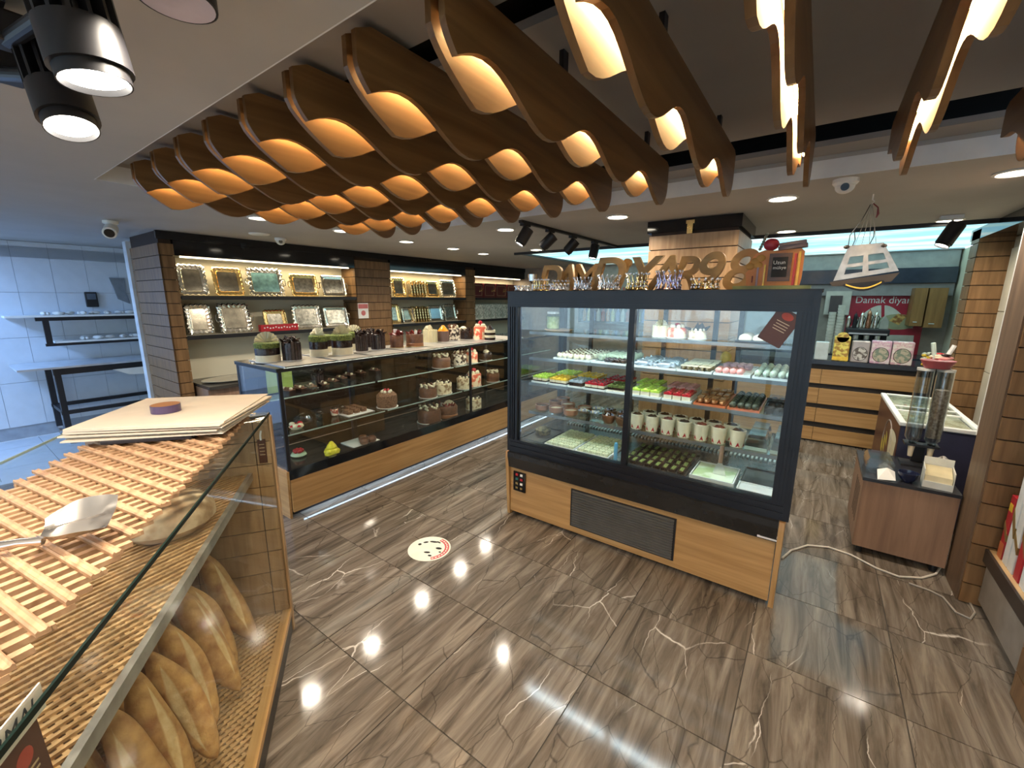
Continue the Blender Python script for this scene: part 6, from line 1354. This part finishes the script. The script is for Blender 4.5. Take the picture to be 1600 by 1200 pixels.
# shelves of jars and bottles on the far left back wall, seen through the pastry case
js = thing('bottle_shelf', 'dark wall shelf of bottles and jars behind the pastry case', 'shelf', (-2.6, 7.25, 1.18)); MB().box(-1.0, .9, -.14, .14, 0, .03).build('board', black, js); MB().box(-1.0, .9, -.14, .14, .34, .37).build('board', black, js)
MB().box(-1.0, -.97, -.14, .14, .03, .34).build('upright', black, js); MB().box(.87, .9, -.14, .14, .03, .34).build('upright', black, js)
cols = [mat('btl_%d' % i, c_, .25) for i, c_ in enumerate(((.45, .20, .05), (.55, .50, .20), (.20, .24, .45), (.60, .58, .55), (.40, .10, .06)))]
bms = [MB().lathe([(.034, 0), (.036, .15), (.014, .20), (.013, .25), (.0001, .252)], 14).mesh('bottle', cm_, True) for cm_ in cols]
names = ('amber', 'olive', 'blue', 'white', 'red')
for k in range(20): put('bottle', bms[k % 5], (-3.52+.092*k, 7.2, 1.2105), names[k % 5]+' bottle on the dark shelf behind the pastry case', names[k % 5]+' bottles on the far shelf', 0, 'bottle')
for k in range(18): put('bottle', bms[(k*2) % 5], (-3.50+.10*k, 7.22, 1.5505), names[(k*2) % 5]+' bottle on top of the dark shelf behind the pastry case', names[(k*2) % 5]+' bottles on top of the far shelf', 0, 'bottle')

# ================================================================== KITCHEN
tb2 = thing('work_table', 'steel topped kitchen work table with black frame on castors', 'table', (-6.85, 1.4, 0))
def TP(n, b, m, **k): return b.build(n, m, tb2, world=True, **k)
tz = .86; tx0, tx1, ty0, ty1 = -7.2, -6.55, .50, 2.4
TP('top', MB().box(tx0, tx1, ty0, ty1, tz-.02, tz), mat('table_steel', (.62, .66, .72), .3, .5)); TP('apron', MB().box(tx1-.06, tx1-.02, ty0+.25, ty1, tz-.09, tz-.02).box(tx0+.02, tx0+.06, ty0+.25, ty1, tz-.09, tz-.02), black)
for x in (tx0+.04, tx1-.04):
    for y in (ty0+.28, ty1-.05):
        TP('leg', MB().box(x-.025, x+.025, y-.025, y+.025, .10, tz-.02), black); TP('castor', MB().box(x-.02, x+.02, y-.02, y+.02, .07, .10).lathe([(.04, -.012), (.04, .012)], 16, M=Matrix.Translation((x, y, .04)) @ Matrix.Rotation(R(90), 4, 'X')), steel)
TP('lower_rail', MB().box(tx1-.06, tx1-.02, ty0+.25, ty1, .33, .37).box(tx0+.02, tx0+.06, ty0+.25, ty1, .33, .37).box(tx0+.06, tx1-.06, ty0+.26, ty0+.30, .33, .37), black)
# wall rack of dough
xk = -6.95; a = on('x', xk, 60, 492); zA = on('x', xk, 120, 492).z; zB = on('x', xk, 120, 532).z; y0 = on('x', xk, 5, 490).y; y1 = 2.4; yf = on('x', xk, 55, 500).y
wr2 = thing('wall_rack', 'two tier black wall rack with white boards in the kitchen', 'rack', (-7.05, (yf+y1)/2, zB-.03))
def RP(n, b, m): return b.build(n, m, wr2, world=True)
RP('upper_board', MB().box(-7.22, xk, y0, y1, zA-.02, zA), white); RP('lower_board', MB().box(-7.22, xk, yf+.12, y1, zB-.02, zB), white)
RP('upper_rail', MB().box(xk-.03, xk, yf, y1, zA-.06, zA-.02), black); RP('lower_rail', MB().box(xk-.03, xk, yf+.04, y1, zB-.05, zB-.02), black)
for y in (yf+.05, yf+.95): RP('post', MB().box(xk-.03, xk, y, y+.05, zB-.02, zA-.06), black); RP('bracket', MB().box(-7.24, xk-.03, y, y+.04, zA-.06, zA-.02), black)
dm = MB().ell((0, 0, .020), (.05, .028, .022), 10, 7).ell((.03, .03, .018), (.025, .02, .018), 8, 5).mesh('dough', mat('raw_dough', (.66, .66, .64), .6, 0, .08), True)
for k in range(13): put('dough_piece', dm, (-7.06+.04*(k % 2), y0+.30+.105*k, zA+.0005), 'raw dough piece on the upper board of the kitchen rack', 'dough pieces on the upper kitchen board', k*1.1, 'dough')
for k in range(9): put('dough_piece', dm, (-7.05+.03*(k % 2), yf+.36+.12*k, zB+.0005), 'raw dough piece on the lower board of the kitchen rack', 'dough pieces on the lower kitchen board', k*.9, 'dough')
p = on('x', -7.23, 143, 468); ph_ = thing('wall_phone', 'black wall intercom on the kitchen tiles', 'intercom', (-7.241, p.y, p.z)); MB().box(0, .03, -.055, .055, -.09, .09).build('body', black, ph_, bevel=.008); MB().box(.0301, .032, -.04, .04, .0, .07).build('screen', mat('screen_grey', (.10, .12, .15), .2), ph_)
p = on('x', -7.2, 186, 452); tag(MB().prism([(-.07, .14), (.07, .14), (.06, -.02), (.09, -.18), (-.02, -.12), (-.05, .05)], 'x', 0, .03).build('hanging_cloth', mat('cloth_grey', (.20, .22, .25), .8), loc=(-7.241, p.y, p.z)), 'dark grey cloth hanging on the kitchen wall by the doorway', 'cloth')
tag(MB().prism([(1.22, .775), (1.85, .775), (1.85, .70), (1.66, .655), (1.5, .69), (1.36, .70)], 'x', tx1-.018, tx1-.004).build('hanging_towel', white), 'white towel hanging along the front of the work table', 'towel')
